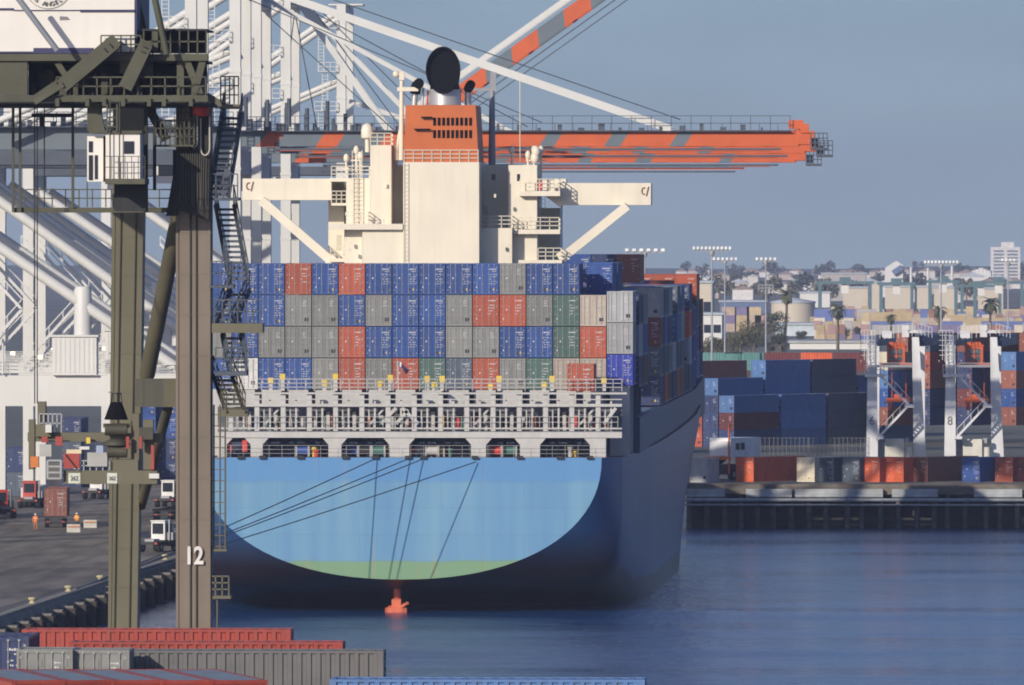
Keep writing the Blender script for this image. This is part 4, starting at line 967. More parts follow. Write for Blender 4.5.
# dark sheet painting the cast shadow on the head of leg 12, with loops of cable
mb = MB(); mb.ext([P(172,150,OY-.5),P(172,176,OY-.5),P(165,216,OY-.5),P(175,216,OY-.5),P(176,209,OY-.5),P(208,221,OY-.5),P(209,150,OY-.5)][::-1], (0,.42,0)); mb.pbox(193,209,115,150,OY-.6,.5)
for k in range(14): px = 176+k*2.3; mb.path([P(px,150,OY-.55),P(px+rnd.uniform(-1.5,1.5),200+rnd.random()*8,OY-.55)],.035,m=1)
ocp('shadow_cable_bundle', mb, [pm('leg_head_shadow',(.022,.021,.018),.8,.4,1.5), pm('cable_grey',(.06,.058,.05),.7)])
mb = MB()
for (c0,r0,dd) in ((204.5,4.5,36),(193,3.5,30)):
    pts = [P(c0-r0,118,OY-.8)]+[P(c0+r0*math.cos(math.pi-math.pi*i/8),112+dd+r0*1.6*math.sin(math.pi*i/8),OY-.8) for i in range(9)]+[P(c0+r0,116,OY-.8)]
    mb.path(pts,.045)
ocp('cable_loop', mb, pm('cable_pale',(.42,.40,.35)))
mb = MB(); mb.lathe(P(200,116,OY-1), [(.3,0),(.42,.15),(.42,.45),(.3,.6)], 12); mb.pbox(194,208,106,111,OY-1.2,.6); mb.tube(P(193,112,OY-1),P(208,112,OY-1),.2); ocp('cable_drum_motor', mb, RED)
mb = MB(); mb.pbox(155,193,144.5,146.5,OY-1.4,1.3); mb.rail(P(155,144.5,OY-1.4),P(193,144.5,OY-1.4),1.25,8,.03,3)
for px in (176.5,180,184): mb.path([P(px,101,OY-1.1),P(px,144,OY-1.1)],.045)
mb.ladder(P(185,144,OY-1.2),P(185,102,OY-1.2),.45,.35,.035); ocp('service_platform', mb, OLIVEU)
# lower walkway at the left
mb = MB(); mb.pbox(12,175,207.5,212.5,OY+3,1.2); mb.rail(P(24,207,OY+3),P(172,207,OY+3),.9,11,.03,2)
for px in (11.5,18.5,71.5): mb.pbox(px-1.3,px+1.3,92 if px<30 else 101,212 if px<30 else 207,OY+2.8,.18)
mb.path([P(43,106,OY+3),P(43,207,OY+3)],.03,m=1); mb.path([P(86,180,OY+3),P(86,207,OY+3)],.03); mb.pbox(30,70,113,117,OY+4,.5,1); mb.pbox(38,42,117,126,OY+4,.5,1)
ocp('lower_walkway', mb, [OLIVEU, DARK])
# zigzag stair on the right of leg 12
mb = MB(); SY = OY+.2
mb.bar(P(206,95,SY),P(221,104,SY),.4,.3); mb.pbox(218,239,104,108.5,SY-.4,1.8); mb.rail(P(220,103.8,SY-.35),P(238,103.8,SY-.35),1.4,4,.035,3)
mb.build('stair_landing', OLIVE, oc)
ST2 = [((209,200,0),(221,112,6)),((229,284,0),(212,204,6)),((213,330,0),(229,290,4)),((228,372,0),(219,334,4)),((226,414,0),(211,376,4))]
for i, (a, b2) in enumerate(ST2):
    mb = MB(); pa, pb = P(a[0],a[1],SY)+Vector((0,a[2]*.3,0)), P(b2[0],b2[1],SY)+Vector((0,b2[2]*.3,0))
    mb.fflight(pa, pb, .95, 15 if i < 2 else 8, th=.13)
    if i == 99: mb.ext([pa+Vector((-.05,.5,-.1)),pa+Vector((1.0,.5,-.1)),pb+Vector((1.0,.5,.6)),pb+Vector((-.05,.5,.6))][::-1],(0,.05,0))
    ocp('stair_flight', mb, [BSLATE if i != 4 else OLIVED])
mb = MB()
for (a,b2,c2,d2) in ((207,238,197.5,200.5),(209,233,285,288),(214,246,371.5,376)): 
    mb.pbox(a,b2,c2,d2,SY-.3,1.7,1); mb.rail(P(a+1,c2,SY-.35),P(b2-1,c2,SY-.35),1.2,4,.03,2,1)
mb.pbox(211,262,323.5,333,SY-.2,1.6,0); mb.rail(P(214,323.5,SY-.2),P(260,323.5,SY-.2),1.2,6,.03,2,1); mb.pbox(220,247,410,417,SY,1,0)
ocp('stair_landing', mb, [OLIVE, BSLATE])
mb = MB()
for px in (210.5,213.2,219.3,224.5): mb.path([P(px,405 if px>212 else 335,OY+.3),P(px,599 if px<212 else 551,OY+.3)],.045)
for k in range(13): yy = 415+k*11; mb.bar(P(211,yy,OY+.3),P(225,yy,OY+.3),.05)
mb.pbox(209,226,549.5,552,OY+.2,.6); mb.pbox(206,230,596.5,599.5,OY+.1,1.0); mb.rail(P(208,596.5,OY+.1),P(228,596.5,OY+.1),1.0,3,.035,3); mb.path([P(216.5,600,OY+.3),P(216.5,640,OY+.3)],.05)
ocp('access_ladder', mb, OLIVE)
# spreader hanging at the left: head block, spreader frame
spy = OY+1
sp_ = empty('container_spreader', (X(110,spy),spy,Z(485,spy)), 'olive container spreader and head block hanging on ropes by the olive crane leg', 'spreader')
mb = MB(); mb.pbox(62,156,471,484.5,spy-1.2,1.5); mb.pbox(110,137,460,471,spy-1,1.2); mb.pbox(130,138,414,462,spy-.8,.9); mb.pbox(26,104,433,442,spy-.6,1.2); mb.pbox(104,160,434,443,spy-.6,1.2); mb.pbox(27,33,420,470,spy-.7,.8); mb.pbox(36,44,402,436,spy-.5,.8); mb.pbox(34,50,425,437,spy-.9,.6); mb.pbox(142,152,420,470,spy-.7,.8)
mb.build('spreader_frame', [OLIVE, DARK], sp_)
mb = MB(); mb.lathe(P(115,420,spy-1), [(.62,0),(.60,.05),(.30,.86),(.28,.9)], 18); mb.build('cable_basket', BLACK, sp_)
mb = MB()
for k in range(5): a = 2*math.pi*k/5; c = P(115,403,spy-1); mb.path([c+Vector((.3*math.cos(a),.3*math.sin(a),0)), c+Vector((.24*math.cos(a),.24*math.sin(a),.5))],.025)
mb.lathe(P(115,404,spy-1)+Vector((0,0,.5)), [(.26,0),(.26,.06)], 12); mb.build('basket_hoop', DARK, sp_)
mb = MB(); mb.tube(P(104,430,spy-1.1),P(126,430,spy-1.1),.30,n=14); mb.tube(P(106,452,spy-1.1),P(126,452,spy-1.1),.32,n=14); mb.pbox(102,128,424,428,spy-1.1,.5); mb.lathe(P(115,446,spy-.9), [(.7,0),(.75,.1),(.3,.35)], 14); mb.build('sheave', OLIVED, sp_)
for (a,b2,c2,d2) in ((54,61,437,446),(125,128,437,449),(138,141,437,449),(40,46,437,443),(62,78,454,469),(150,153,446,470)): 
    mb = MB(); mb.pbox(a,b2,c2,d2,spy-1.4,.3); mb.build('red_fitting', pm('faded_red',(.30,.045,.035)), sp_)
for (a,b2,c2,d2,m_) in ((38,50,445,457,pm('box_grey',(.34,.34,.32))),(86,106,453,467,pm('box_grey',(.34,.34,.32))),(95,102,446,453,pm('box_blue',(.30,.36,.50))),(78,88,447,450,WCRANE),(65,80,450,454,pm('box_cream',(.6,.5,.33))),(85,89,438,444,YELLOW),(29,37,457,468,pm('oil_orange',(.5,.16,.03))),(138,152,428,440,OLIVED),(44,50,425,433,WCRANE),(148,158,474,479,WCRANE)):
    mb = MB(); mb.pbox(a,b2,c2,d2,spy-1.35,.5); mb.build('control_box', m_, sp_)
mb = MB()
for px in (46,59.5): mb.bar(P(px,461,spy-1.5),P(px,479,spy-1.5),.1)
for yy in (461,467,473,479): mb.bar(P(46,yy,spy-1.5),P(59.5,yy,spy-1.5),.09)
mb.rail(P(38,433,spy-.6),P(60,433,spy-.6),.95,5,.03,2); mb.rail(P(76,471,spy-1.2),P(108,471,spy-1.2),.5,5,.03,2); mb.build('guard_frame', STEEL, sp_)
mb = MB()
for px in (33.2,35.8): mb.path([P(px,104,spy-.4),P(px,404,spy-.4)],.03)
mb.path([P(64,455,spy-1.5),P(76,470,spy-1.5)],.03); mb.build('hoist_rope', DARK, sp_)
PLATE = pm('number_plate', (.50,.52,.45), .6, .3, 8)
for a, b2 in ((67,79),(106,116)):
    mb = MB(); mb.pbox(a,b2,473.5,484,spy-1.24,.04); mb.build('number_plate', PLATE, sp_)
text('262', .33, P(73,479,spy-1.26), SEALM, sp_, 'plate_lettering', sx=.8)
text('262', .28, P(111,479,spy-1.26), SEALM, sp_, 'plate_lettering', sx=.8)

# ------------------------------------------------------------------ containers in front of the camera
FG = 'containers stacked at the bottom of the picture'
def fgc(rx, Y, ytop, col, label, H=2.9):
    z = Z(ytop,Y)-H; o = container((X(rx,Y), Y+1.22, z), R(90), col, label, FG, H=H, detail=1); return o
stk = [fgc(290,497,630.5,'deep red','red container with a sunlit roof, farthest of the row at the foot of the olive crane'),
       fgc(342,489,643,'deep red','red container between the grey ribbed one and the red one behind it'),
       fgc(383,480.8,651.5,'dark grey','grey ribbed container whose long side faces the photographer')]
stk.append(fgc(645,425,680,'steel blue','steel blue container at the bottom edge, right of the other foreground containers', H=2.6))
for i, dx in enumerate((0,2.5,5.0,7.5,10.0)):
    xx = X(270,462)-1.3-dx*.97; o = container((xx+.35*i, 461.5-.06*i, 12.9), R(14), 'deep red', 'dusty blue roofed container at the bottom left, %s from the right of its slanting row' % ORD[i], FG, H=2.6, detail=1, roof=ROOFB); stk.append(o)
stk.append(container((X(0,480), 479.5, Z(638,480)-2.9), 0, 'navy', 'dark container end at the left edge of the foreground stack', FG, L=6.06, H=2.9, detail=2))
stk.append(container((X(44,477), 476.5, Z(650,477)-2.9), 0, 'grey', 'pale container end beside the dark one at bottom left', FG, L=3.0, H=2.9, detail=2))
stk.append(container((X(101,477.5), 476.9, Z(650.5,477.5)-2.9), 0, 'grey', 'pale container end touching the grey ribbed container', FG, L=3.0, H=2.9, detail=2))
# ------------------------------------------------------------------ life on the left quay
def skin_person(loc, h, pose, shirt, trousers, skin_c, label, helmet):
    root = empty('person', loc, label, 'person', 'dock workers'); s = h/1.75
    J = {'pel':(0,0,.95),'spi':(0,0,1.2),'chest':(0,0,1.4),'neck':(0,-.01,1.52),'head':(0,-.03,1.64),'top':(0,-.03,1.73),
         'shl':(-.19,0,1.43),'ell':(-.27,-.02,1.16),'wrl':(-.27,-.12,.93),'hal':(-.27,-.16,.85),'shr':(.19,0,1.43),'elr':(.26,-.04,1.17),'wrr':(.2,-.22,1.04),'har':(.17,-.29,1.0),
         'hil':(-.1,0,.9),'knl':(-.12,-.03,.5),'anl':(-.13,.02,.09),'tol':(-.14,-.15,.03),'hir':(.1,0,.9),'knr':(.13,-.06,.5),'anr':(.15,-.02,.09),'tor':(.17,-.18,.03)}
    J.update(pose)
    E = [('pel','spi'),('spi','chest'),('chest','neck'),('neck','head'),('head','top'),('chest','shl'),('shl','ell'),('ell','wrl'),('wrl','hal'),('chest','shr'),('shr','elr'),('elr','wrr'),('wrr','har'),
         ('pel','hil'),('hil','knl'),('knl','anl'),('anl','tol'),('pel','hir'),('hir','knr'),('knr','anr'),('anr','tor')]
    rad = {'pel':.15,'spi':.14,'chest':.16,'neck':.06,'head':.10,'top':.07,'shl':.08,'ell':.055,'wrl':.04,'hal':.035,'shr':.08,'elr':.055,'wrr':.04,'har':.035,'hil':.1,'knl':.075,'anl':.055,'tol':.04,'hir':.1,'knr':.075,'anr':.055,'tor':.04}
    ks = list(J); me = bpy.data.meshes.new('body'); me.from_pydata([Vector(J[k])*s for k in ks], [(ks.index(a), ks.index(b)) for a, b in E], [])
    o = bpy.data.objects.new('body', me); COL.objects.link(o); o.parent = root
    m = o.modifiers.new('skin', 'SKIN'); 
    if not me.skin_vertices: me.skin_vertices.new()
    for i, k in enumerate(ks): me.skin_vertices[0].data[i].radius = (rad[k]*s, rad[k]*s); me.skin_vertices[0].data[i].use_root = (k == 'pel')
    o.modifiers.new('sub', 'SUBSURF').levels = 1; o.modifiers['sub'].render_levels = 1
    dg = bpy.context.evaluated_depsgraph_get(); bpy.context.view_layer.update(); dg.update()
    nm = bpy.data.meshes.new_from_object(o.evaluated_get(dg)); o.modifiers.clear(); o.data = nm
    nm.materials.clear()
    for mm in (skin_c, shirt, trousers, DARK): nm.materials.append(mm)
    for p in nm.polygons:
        z = p.center.z/s; x = abs(p.center.x)/s; p.use_smooth = True
        p.material_index = 3 if z < .1 else (2 if z < .95 and x < .24 else (0 if z > 1.52 or (p.center.y < -.19*s) else 1))
    mb = MB(); hd = root.location+Vector(J['head'])*s; mb.lathe(hd+Vector((0,0,.02)), [(.16*s,0),(.125*s,.01),(.12*s,.07*s),(.07*s,.125*s),(.01,.14*s)], 14); mb.build('helmet', helmet, root)
    mb = MB(); c = root.location+Vector(J['chest'])*s
    mb.box(c.x-.175*s,c.x+.175*s,c.y-.19*s,c.y-.165*s,c.z-.16*s,c.z-.1*s); mb.build('reflective_strip', pm('reflective',(.7,.7,.6)), root)
    return root
HV = pm('hi_vis_orange', (.75,.20,.03), .7); TR = pm('work_trousers', (.05,.055,.075), .8); SK = pm('skin', (.35,.2,.14), .6); HM = pm('helmet_white', (.7,.68,.6), .4)
TRO = pm('hi_vis_trousers', (.42,.16,.06), .8)
Yw = YG(531, QZ+.004)
skin_person((X(34,Yw),Yw,QZ+.004), 1.75, {}, HV, TRO, SK, 'dock worker in orange high visibility clothes standing left of the red container', HM)
Yw = YG(530, QZ+.004)
skin_person((X(75.5,Yw),Yw,QZ+.004), 1.75, {'wrl':(-.18,-.25,1.05),'hal':(-.14,-.33,1.03)}, pm('hi_vis_yellow_orange',(.80,.32,.03),.7), TR, SK, 'dock worker in yellow orange vest behind the white barrier', HM)
WBAR = pm('barrier_white', (.42,.41,.36), .6, .2, 4)
for (a,b2,py,h,lab) in ((65.5,79,533,.85,'white plastic barrier in front of the worker'),(82.5,95.5,528.5,.85,'greyish barrier just right of the worker')):
    Y = YG(py, QZ); x0, x1 = X(a,Y), X(b2,Y); mb = MB()
    mb.ext([(x0,Y-.25,QZ+.004),(x0,Y+.25,QZ+.004),(x0,Y+.1,QZ+h),(x0,Y-.1,QZ+h)][::-1], (x1-x0,0,0))
    mb.box(x0+.1,x1-.1,Y-.27,Y-.2,QZ+.55,QZ+.7,1); mb.thing('road_barrier', [WBAR, pm('barrier_orange',(.5,.2,.1))], ((x0+x1)/2,Y,QZ), lab, 'barrier', 'barriers on the quay')
def wheel(mb, x, y, z, r, w=.3, m=1): mb.tube((x-w/2,y,z),(x+w/2,y,z),r,n=14,m=m); mb.tube((x-w/2-.01,y,z),(x+w/2+.01,y,z),r*.5,n=10,m=2)
TYRE = pm('tyre_rubber', (.012,.012,.012), .85); CHAS = pm('chassis_dark', (.03,.028,.027), .7, .3, 2)
def chassis_trailer(loc, L, rz, label, col=None, clabel=None):
    root = empty('container_chassis', loc, label, 'trailer', 'container trailers on the quay', rz)
    mb = MB(); mb.box(-1.2,1.2,0,.25,1.0,1.28); mb.box(-.55,-.4,.25,L,.95,1.28); mb.box(.4,.55,.25,L,.95,1.28); mb.box(-1.2,1.2,L-.3,L,1.0,1.28); mb.box(-1.15,1.15,-.05,0,.55,.75)
    for yy in (1.2,2.5): mb.box(-1.0,1.0,yy-.08,yy+.08,.45,.6)
    mb.build('frame', CHAS, root, off=(0,0,0))
    for yy in (1.2,2.5):
        for xx in (-.95,.95):
            m_ = MB(); wheel(m_, xx, yy, .5, .5, .45, 0); m_.build('wheel', [TYRE,TYRE,STEEL], root, off=(0,0,0))
    for xx in (-.8,.8): m_ = MB(); m_.box(xx-.15,xx+.15,-.07,-.05,.6,.7); m_.build('tail_light', RED, root, off=(0,0,0))
    m_ = MB(); 
    for xx in (-.7,.7): m_.bar((xx,L-2.5,.05),(xx,L-2.5,1.0),.14)
    m_.build('landing_leg', CHAS, root, off=(0,0,0))
    if col: container(Vector(loc)+Matrix.Rotation(rz,3,'Z')@Vector((0,0,1.285)), rz, col, clabel, 'containers on trailers', H=2.9, detail=2)
    return root
Yc_ = YG(528.5, QZ)
chassis_trailer((X(54,Yc_),Yc_,QZ), 12.2, R(3), 'dark trailer under the brown container seen from behind', 'brown', 'rusty brown container on a trailer, doors towards the photographer')
Yc_ = YG(521, QZ)
chassis_trailer((X(162,Yc_),Yc_,QZ), 12.2, R(-4), 'empty dark trailer between the olive legs behind the white tractor')
def tractor(loc, rz, label, group='yard tractors', colr=(.62,.62,.60)):
    root = empty('yard_tractor', loc, label, 'tractor', group, rz); W2 = 1.2; O = (0,0,0)
    mb = MB(); mb.box(-1.1,1.1,0,5.2,.75,1.05); mb.box(-1.2,1.2,4.6,5.4,.5,1.2); mb.build('frame', CHAS, root, off=O)
    for xx in (-1.0,1.0):
        for yy in (.8,4.3): m_ = MB(); wheel(m_, xx, yy, .52, .52, .42, 0); m_.build('wheel', [TYRE,TYRE,STEEL], root, off=O)
    cabm = MB(); poly = [(-1.1,3.2,1.15),(-1.1,5.3,1.15),(-1.1,5.3,2.2),(-1.1,5.0,3.0),(-1.1,3.2,3.0)]
    cabm.ext(poly[::-1], (1.5,0,0)); cabm.box(-1.16,.46,3.1,5.1,3.0,3.1); c = cabm.build('cab', pm('tractor_cab_%d' % int(colr[1]*100), colr, .4), root, off=O)
    g = MB(); g.box(-.95,.25,3.16,3.2,1.75,2.8); g.box(-1.13,-1.1,3.5,4.8,1.8,2.75); g.box(.4,.43,3.5,4.8,1.8,2.75); g.build('window', WGLASS, c, off=O)
    m_ = MB(); m_.box(.5,1.1,3.6,5.3,1.15,1.9); m_.box(-.5,.5,.5,1.8,1.05,1.3); m_.tube((.8,3.4,1.1),(.8,3.4,3.2),.09); m_.build('engine_cover', pm('tractor_grey',(.3,.3,.31)), root, off=O)
    for xx in (-.85,.85): l = MB(); l.box(xx-.14,xx+.14,5.4,5.43,.85,1.0); l.build('headlight', MARK, root, off=O)
    for xx in (-1.0,1.0): l = MB(); l.box(xx-.12,xx+.12,-.02,0,.8,.95); l.build('tail_light', RED, root, off=O)
    return root
Yt = YG(553, QZ); tractor((X(146,Yt),Yt,QZ), R(-22), 'white yard tractor with dark wheels between the two olive crane legs')
Yt = YG(508, QZ); tractor((X(163,Yt),Yt,QZ), R(-10), 'white and yellow yard tractor farther away beyond the empty trailer')
Yt = YG(540, QZ); mb = MB()
q = Vector((X(170,Yt),Yt,QZ)); pk = empty('pickup_truck', q, 'small dark pickup truck just left of the olive leg numbered 12', 'pickup')
mb.ext([(q.x-.9,q.y,q.z+.35),(q.x-.9,q.y+5,q.z+.35),(q.x-.9,q.y+5,q.z+1.0),(q.x-.9,q.y+3.6,q.z+1.05),(q.x-.9,q.y+3.1,q.z+1.7),(q.x-.9,q.y+1.9,q.z+1.7),(q.x-.9,q.y+1.7,q.z+1.05),(q.x-.9,q.y,q.z+1.0)][::-1], (1.8,0,0)); mb.build('body', pm('pickup_dark',(.09,.09,.10),.35), pk)
for xx in (-.8,.8):
    for yy in (.9,4.1): m_ = MB(); wheel(m_, q.x+xx, q.y+yy, q.z+.36, .36, .25, 0); m_.build('wheel', [TYRE,TYRE,STEEL], pk)
m_ = MB(); m_.box(q.x-.75,q.x+.75,q.y+1.66,q.y+1.7,q.z+1.15,q.z+1.6); m_.build('window', WGLASS, pk)
# machines and stacks under the white cranes
Yt = YG(519,QZ); tractor((X(4,Yt),Yt,QZ), R(8), 'red cabbed yard tractor at the left edge of the quay', colr=(.42,.05,.035))
Yt = YG(509,QZ); tractor((X(26,Yt),Yt,QZ), R(-5), 'red cabbed yard tractor farther back, left of the brown container', colr=(.42,.05,.035))
Yt = YG(500,QZ); tractor((X(90,Yt),Yt,QZ), R(-12), 'small white yard tractor far back under the olive spreader')
# stacks seen between the olive legs and beyond
k = 0
QG = 'container stacks on the left quay'
for (px,Y,n,cols) in ((145,1395,4,['navy','navy','blue','blue']),(166,1397,4,['navy','navy','blue','blue']),(14,1330,2,['slate','navy']),(70,1375,3,['navy','slate','navy']),(125,1398,3,['navy','blue','blue']),(92,1380,2,['slate','white'])):
    for t in range(n):
        container((X(px,Y),Y,QZ+.004+t*2.9), 0, cols[t], '%s container on the left quay, %s tier, %s stack from the left' % (cols[t], ORD[t], {14:'first',70:'second',92:'third',125:'fourth',145:'fifth',166:'sixth'}[px]), QG, detail=1)
# white sheds on the quay behind the cranes
SHED = pm('shed_white', (.62,.62,.62), .6, .12, .2, .3, dirt=(.3,.28,.25))
def shed(x0,x1,Y,d,z1,label,m=SHED,z0=QZ,name='warehouse',roof=None,cat='warehouse'):
    root = empty(name, ((x0+x1)/2,Y,z0), label, cat); mb = MB(); mb.box(x0,x1,Y,Y+d,z0,z1); mb.build('wall', m, root)
    mb = MB(); mb.ext([(x0-.4,Y-.3,z1),(x0-.4,Y+d+.3,z1),(x0-.4,Y+d/2,z1+(z1-z0)*.18)][::-1], (x1-x0+.8,0,0)); mb.build('roof', roof or pm('roof_pale',(.40,.41,.42)), root)
    n = max(1,int((x1-x0)/9))
    for i in range(n): xx = x0+(i+.3)*(x1-x0)/n; m_ = MB(); m_.box(xx,xx+min(4,(x1-x0)/n*.45),Y-.06,Y,z0+.02,z0+(z1-z0)*.55); m_.build('door', pm('shed_door',(.20,.22,.25)), root)
    return root

# ------------------------------------------------------------------ the far wharf
FW = 'fenders along the far wharf'; PIPE = pm('fender_pale', (.33,.35,.36), .6, .3, .5, .4, dirt=(.1,.1,.1))
for i, (a,b2) in enumerate(((687,725),(746,792),(795,883),(892,938),(974,1022))):
    mb = MB(); mb.box(X(a,1297),X(b2,1297),1297.1,1297.95,Z(497,1297),Z(489,1297)); mb.tube((X(a,1297),1297,Z(497,1297)+.1),(X(b2,1297),1297,Z(497,1297)+.1),.18); mb.thing('wharf_fender', PIPE, (X(a,1297),1297,Z(497,1297)), 'pale fender panel on the far wharf edge, %s from the left' % ORD[i], 'fender', FW)
mb = MB(); mb.tube((X(684,1296.5),1296.5,Z(500,1296)),(40,1296.5,Z(500,1296)),.2,n=10); mb.tube((X(684,1296.5),1296.7,Z(505,1296)),(40,1296.7,Z(505,1296)),.12)
for i in range(17): xx = X(690,1297)+i*2.6; mb.bar((xx,1296.6,Z(500,1296)),(xx,1298,Z(500,1296)),.2)
mb.thing('wharf_pipe', PIPE, (-28,1296.5,Z(500,1296)), 'long pipe running below the far wharf deck', 'pipe')
for i in range(27):
    xx = X(684,1299)+.6+i*2.05+rnd.uniform(-.3,.3); mb = MB(); mb.tube((xx,1298.6+rnd.random()*.6,-.8),(xx,1299.0,3.98),.3,n=10)
    mb.thing('wharf_pile', pm('wharf_pile_grey', (.12,.12,.12), .85, .4, .8, .5, dirt=(.02,.02,.02)), (xx,1299.4,-.8), 'dark concrete pile under the far wharf, %s from the left' % (ORD[i] if i < 20 else 'number %d' % (i+1)), 'pile', 'piles under the far wharf')
RZ = R(-30); WG = 'containers in a line along the far wharf edge'
def rot_cont(px, Y, z, col, label, group, L=12.19, H=2.6, detail=1, rz=RZ):
    # px = left edge of the lit end face
    x = X(px,Y)+1.06; return container((x,Y,z), rz, col, label, group, L=L, H=H, detail=detail)
for (px,Y,col,L,lab) in ((690,1306,'pale grey',2.6,'pale grey container at the left end of the far wharf line'),(736,1310,'orange',12.19,'orange ended container with a long dark red side on the far wharf'),(797,1310,'cream',6.06,'cream container end on the far wharf edge'),
        (816,1310,'slate',6.06,'dusty blue container right of the cream one on the wharf'),(842,1310,'slate',6.06,'dusty blue container left of the two orange ends on the wharf'),(862,1310,'orange',6.06,'orange container end, left one of the bright pair on the wharf'),
        (886,1310,'orange',6.06,'orange container end, right one of the bright pair on the wharf'),(910,1311,'brown',12.19,'brown container with long dark side beneath gantry number 8'),(962,1311,'blue',6.06,'dark blue container on the wharf right of the brown one'),
        (995,1311,'red',6.06,'red container near the right edge of the wharf line'),(1015,1311,'maroon',6.06,'maroon container at the right edge of the picture on the wharf')):
    rot_cont(px,Y,WZ,col,lab,WG,L=L,H=2.9)
# low vehicles, white-cabbed handler
q = Vector((X(722,1318),1318,WZ)); hd = empty('container_handler', q, 'white cabbed container handler with orange mast beside the ship on the far wharf', 'handler')
def ro(mb): 
    M_ = Matrix.Translation(q)@Matrix.Rotation(RZ,4,'Z')@Matrix.Translation(-q); mb.v = [tuple(M_@Vector(v)) for v in mb.v]; return mb
mb = MB(); mb.box(q.x-1.7,q.x+1.2,q.y,q.y+7.0,Z(457,1318),Z(438,1318)); mb.box(q.x-1.5,q.x+1.0,q.y-.3,q.y+.0,Z(456,1318),Z(441,1318)); ro(mb).build('cab', pm('handler_white',(.68,.68,.68),.4), hd)
mb = MB(); 
for yy in (1.2,2.4): mb.box(q.x+1.2,q.x+1.23,q.y+yy,q.y+yy+.9,Z(450,1318),Z(443,1318))
ro(mb).build('window', WGLASS, hd)
mb = MB(); mb.box(q.x-2.0,q.x-1.72,q.y-.6,q.y-.2,WZ+1,Z(457,1318)); mb.box(q.x+1.3,q.x+1.45,q.y-.7,q.y-.5,WZ+.8,Z(424,1318)); mb.box(q.x-2.0,q.x+1.45,q.y-.7,q.y-.31,Z(459.5,1318),Z(457,1318)); ro(mb).build('mast', BORANGE, hd)
mb = MB(); mb.box(q.x-1.5,q.x+1.3,q.y-.2,q.y+6,WZ+.7,WZ+1.9); mb.bar((q.x-.8,q.y,WZ+1.9),(q.x-.8,q.y+2,Z(457.2,1318)),.6); mb.bar((q.x+.6,q.y+3,WZ+1.9),(q.x+.6,q.y+3,Z(457.2,1318)),.6); ro(mb).build('chassis', CHAS, hd)
for xx in (-1.3,1.1):
    for yy in (.6,5): m_ = MB(); wheel(m_, q.x+xx, q.y+yy, q.z+.7, .7, .5, 0); ro(m_).build('wheel', [TYRE,TYRE,STEEL], hd)
# fence
for i in range(2):
    x0 = X(748,1345)+i*((X(870,1345)-X(748,1345))/2); mb = MB(); x1 = x0+(X(870,1345)-X(748,1345))/2-.1
    n = 14
    for k in range(n+1): xx = x0+(x1-x0)*k/n; mb.bar((xx,1345,WZ),(xx,1345,Z(437,1345)),.07)
    for k in range(26): xx = x0+(x1-x0)*(k+.5)/26; mb.bar((xx,1345,WZ),(xx,1345,Z(440,1345)),.025)
    for pz in (438,446,453): mb.bar((x0,1345,Z(pz,1345)),(x1,1345,Z(pz,1345)),.06)
    mb.thing('chain_fence', pm('fence_wire',(.10,.105,.11)), (x0,1345,WZ), 'grey wire fence in front of the blue stacks, %s half' % ('left','right')[i], 'fence', 'wire fences on the far wharf')
# tall blue stacks, rows turned about 30 degrees
YS = 'stacked containers in the far wharf yard'
def ztier(t): return WZ+.004+t*2.6
WHERE = {}
def yard(px, Y, t, col, lab, L=12.19, H=2.585): return rot_cont(px, Y, ztier(t), col, '%s container, %s tier, %s' % (col, ORD[t], lab), YS, L=L, H=H, detail=1)
def yard2(r_, k, t, col, lab):
    x = X(719,1530)+1.06+k*12.95*.5-r_*2.6*.866; y = 1530+k*12.95*.866+r_*2.6*.5
    return container((x,y,WZ+.004+t*2.39), RZ, col, '%s container, %s tier, %s' % (col, ORD[t], lab), YS, H=2.375, detail=1, style=1)
KN = ['end nearest the ship','second along','third along','fourth along']
for k, st in enumerate((['navy','maroon','steel blue'],['steel blue']*3,['slate']*3,['steel blue','slate','steel blue'])):
    for t, c_ in enumerate(st): yard2(0,k,t,c_,'front row of the dark stacks, %s' % KN[k])
for k, st in enumerate((['navy','navy','navy','steel blue'],[None,None,None,'steel blue','steel blue'],[None,None,None,'slate','slate'],[None,None,None,'steel blue'])):
    for t, c_ in enumerate(st):
        if c_: yard2(1,k,t,c_,'second row of the dark stacks, %s' % KN[k])
for t, c_ in enumerate(['red','red','maroon','navy','brown']): yard2(2,0,t,c_,'third row of the dark stacks, beside the ship hull')
for i,(px,col,L_) in enumerate(((703,'teal',6.06),(723,'teal',12.19),(765,'maroon',12.19),(801,'orange',12.19),(833,'maroon',12.19),(866,'brown',12.19))):
    Y = 1612; container((X(px,Y),Y+1.22,WZ+12.3-2.6), R(-90), col, '%s container in the back row above the blue stacks, %s from the ship' % (col,ORD[i]), YS, L=L_ if i == 0 else (X((723,765,801,833,866,905)[i],Y)-X(px,Y)-.15 if i else L_), H=2.585, detail=0)
mb = MB(); mb.box(X(700,1600),X(905,1600),1611.6,1614,WZ,WZ+9.68); mb.thing('stack_base', pm('stack_dark',(.06,.04,.045)), (X(800,1612),1612,WZ), 'dark lower tiers of the back container row, seen only through gaps', 'container row')
for i,px in enumerate((872,892,914,934,956,976,1000,1018)):
    Y = 1556+(i%2)*6
    for t in range(1, 6 if i % 3 else 5):
        c_ = rnd.choice(['navy','navy','maroon','blue','navy','brown']) if t < 3 else rnd.choice(['maroon','brown','slate','red','navy','cream','steel blue','brown'])
        container((X(px,Y)+1.2,Y,ztier(t)), RZ, c_, '%s container behind the white gantry legs, %s tier, %s stack from the left' % (c_,ORD[t],ORD[i]), YS, L=12.19, H=2.585, detail=1, style=1)
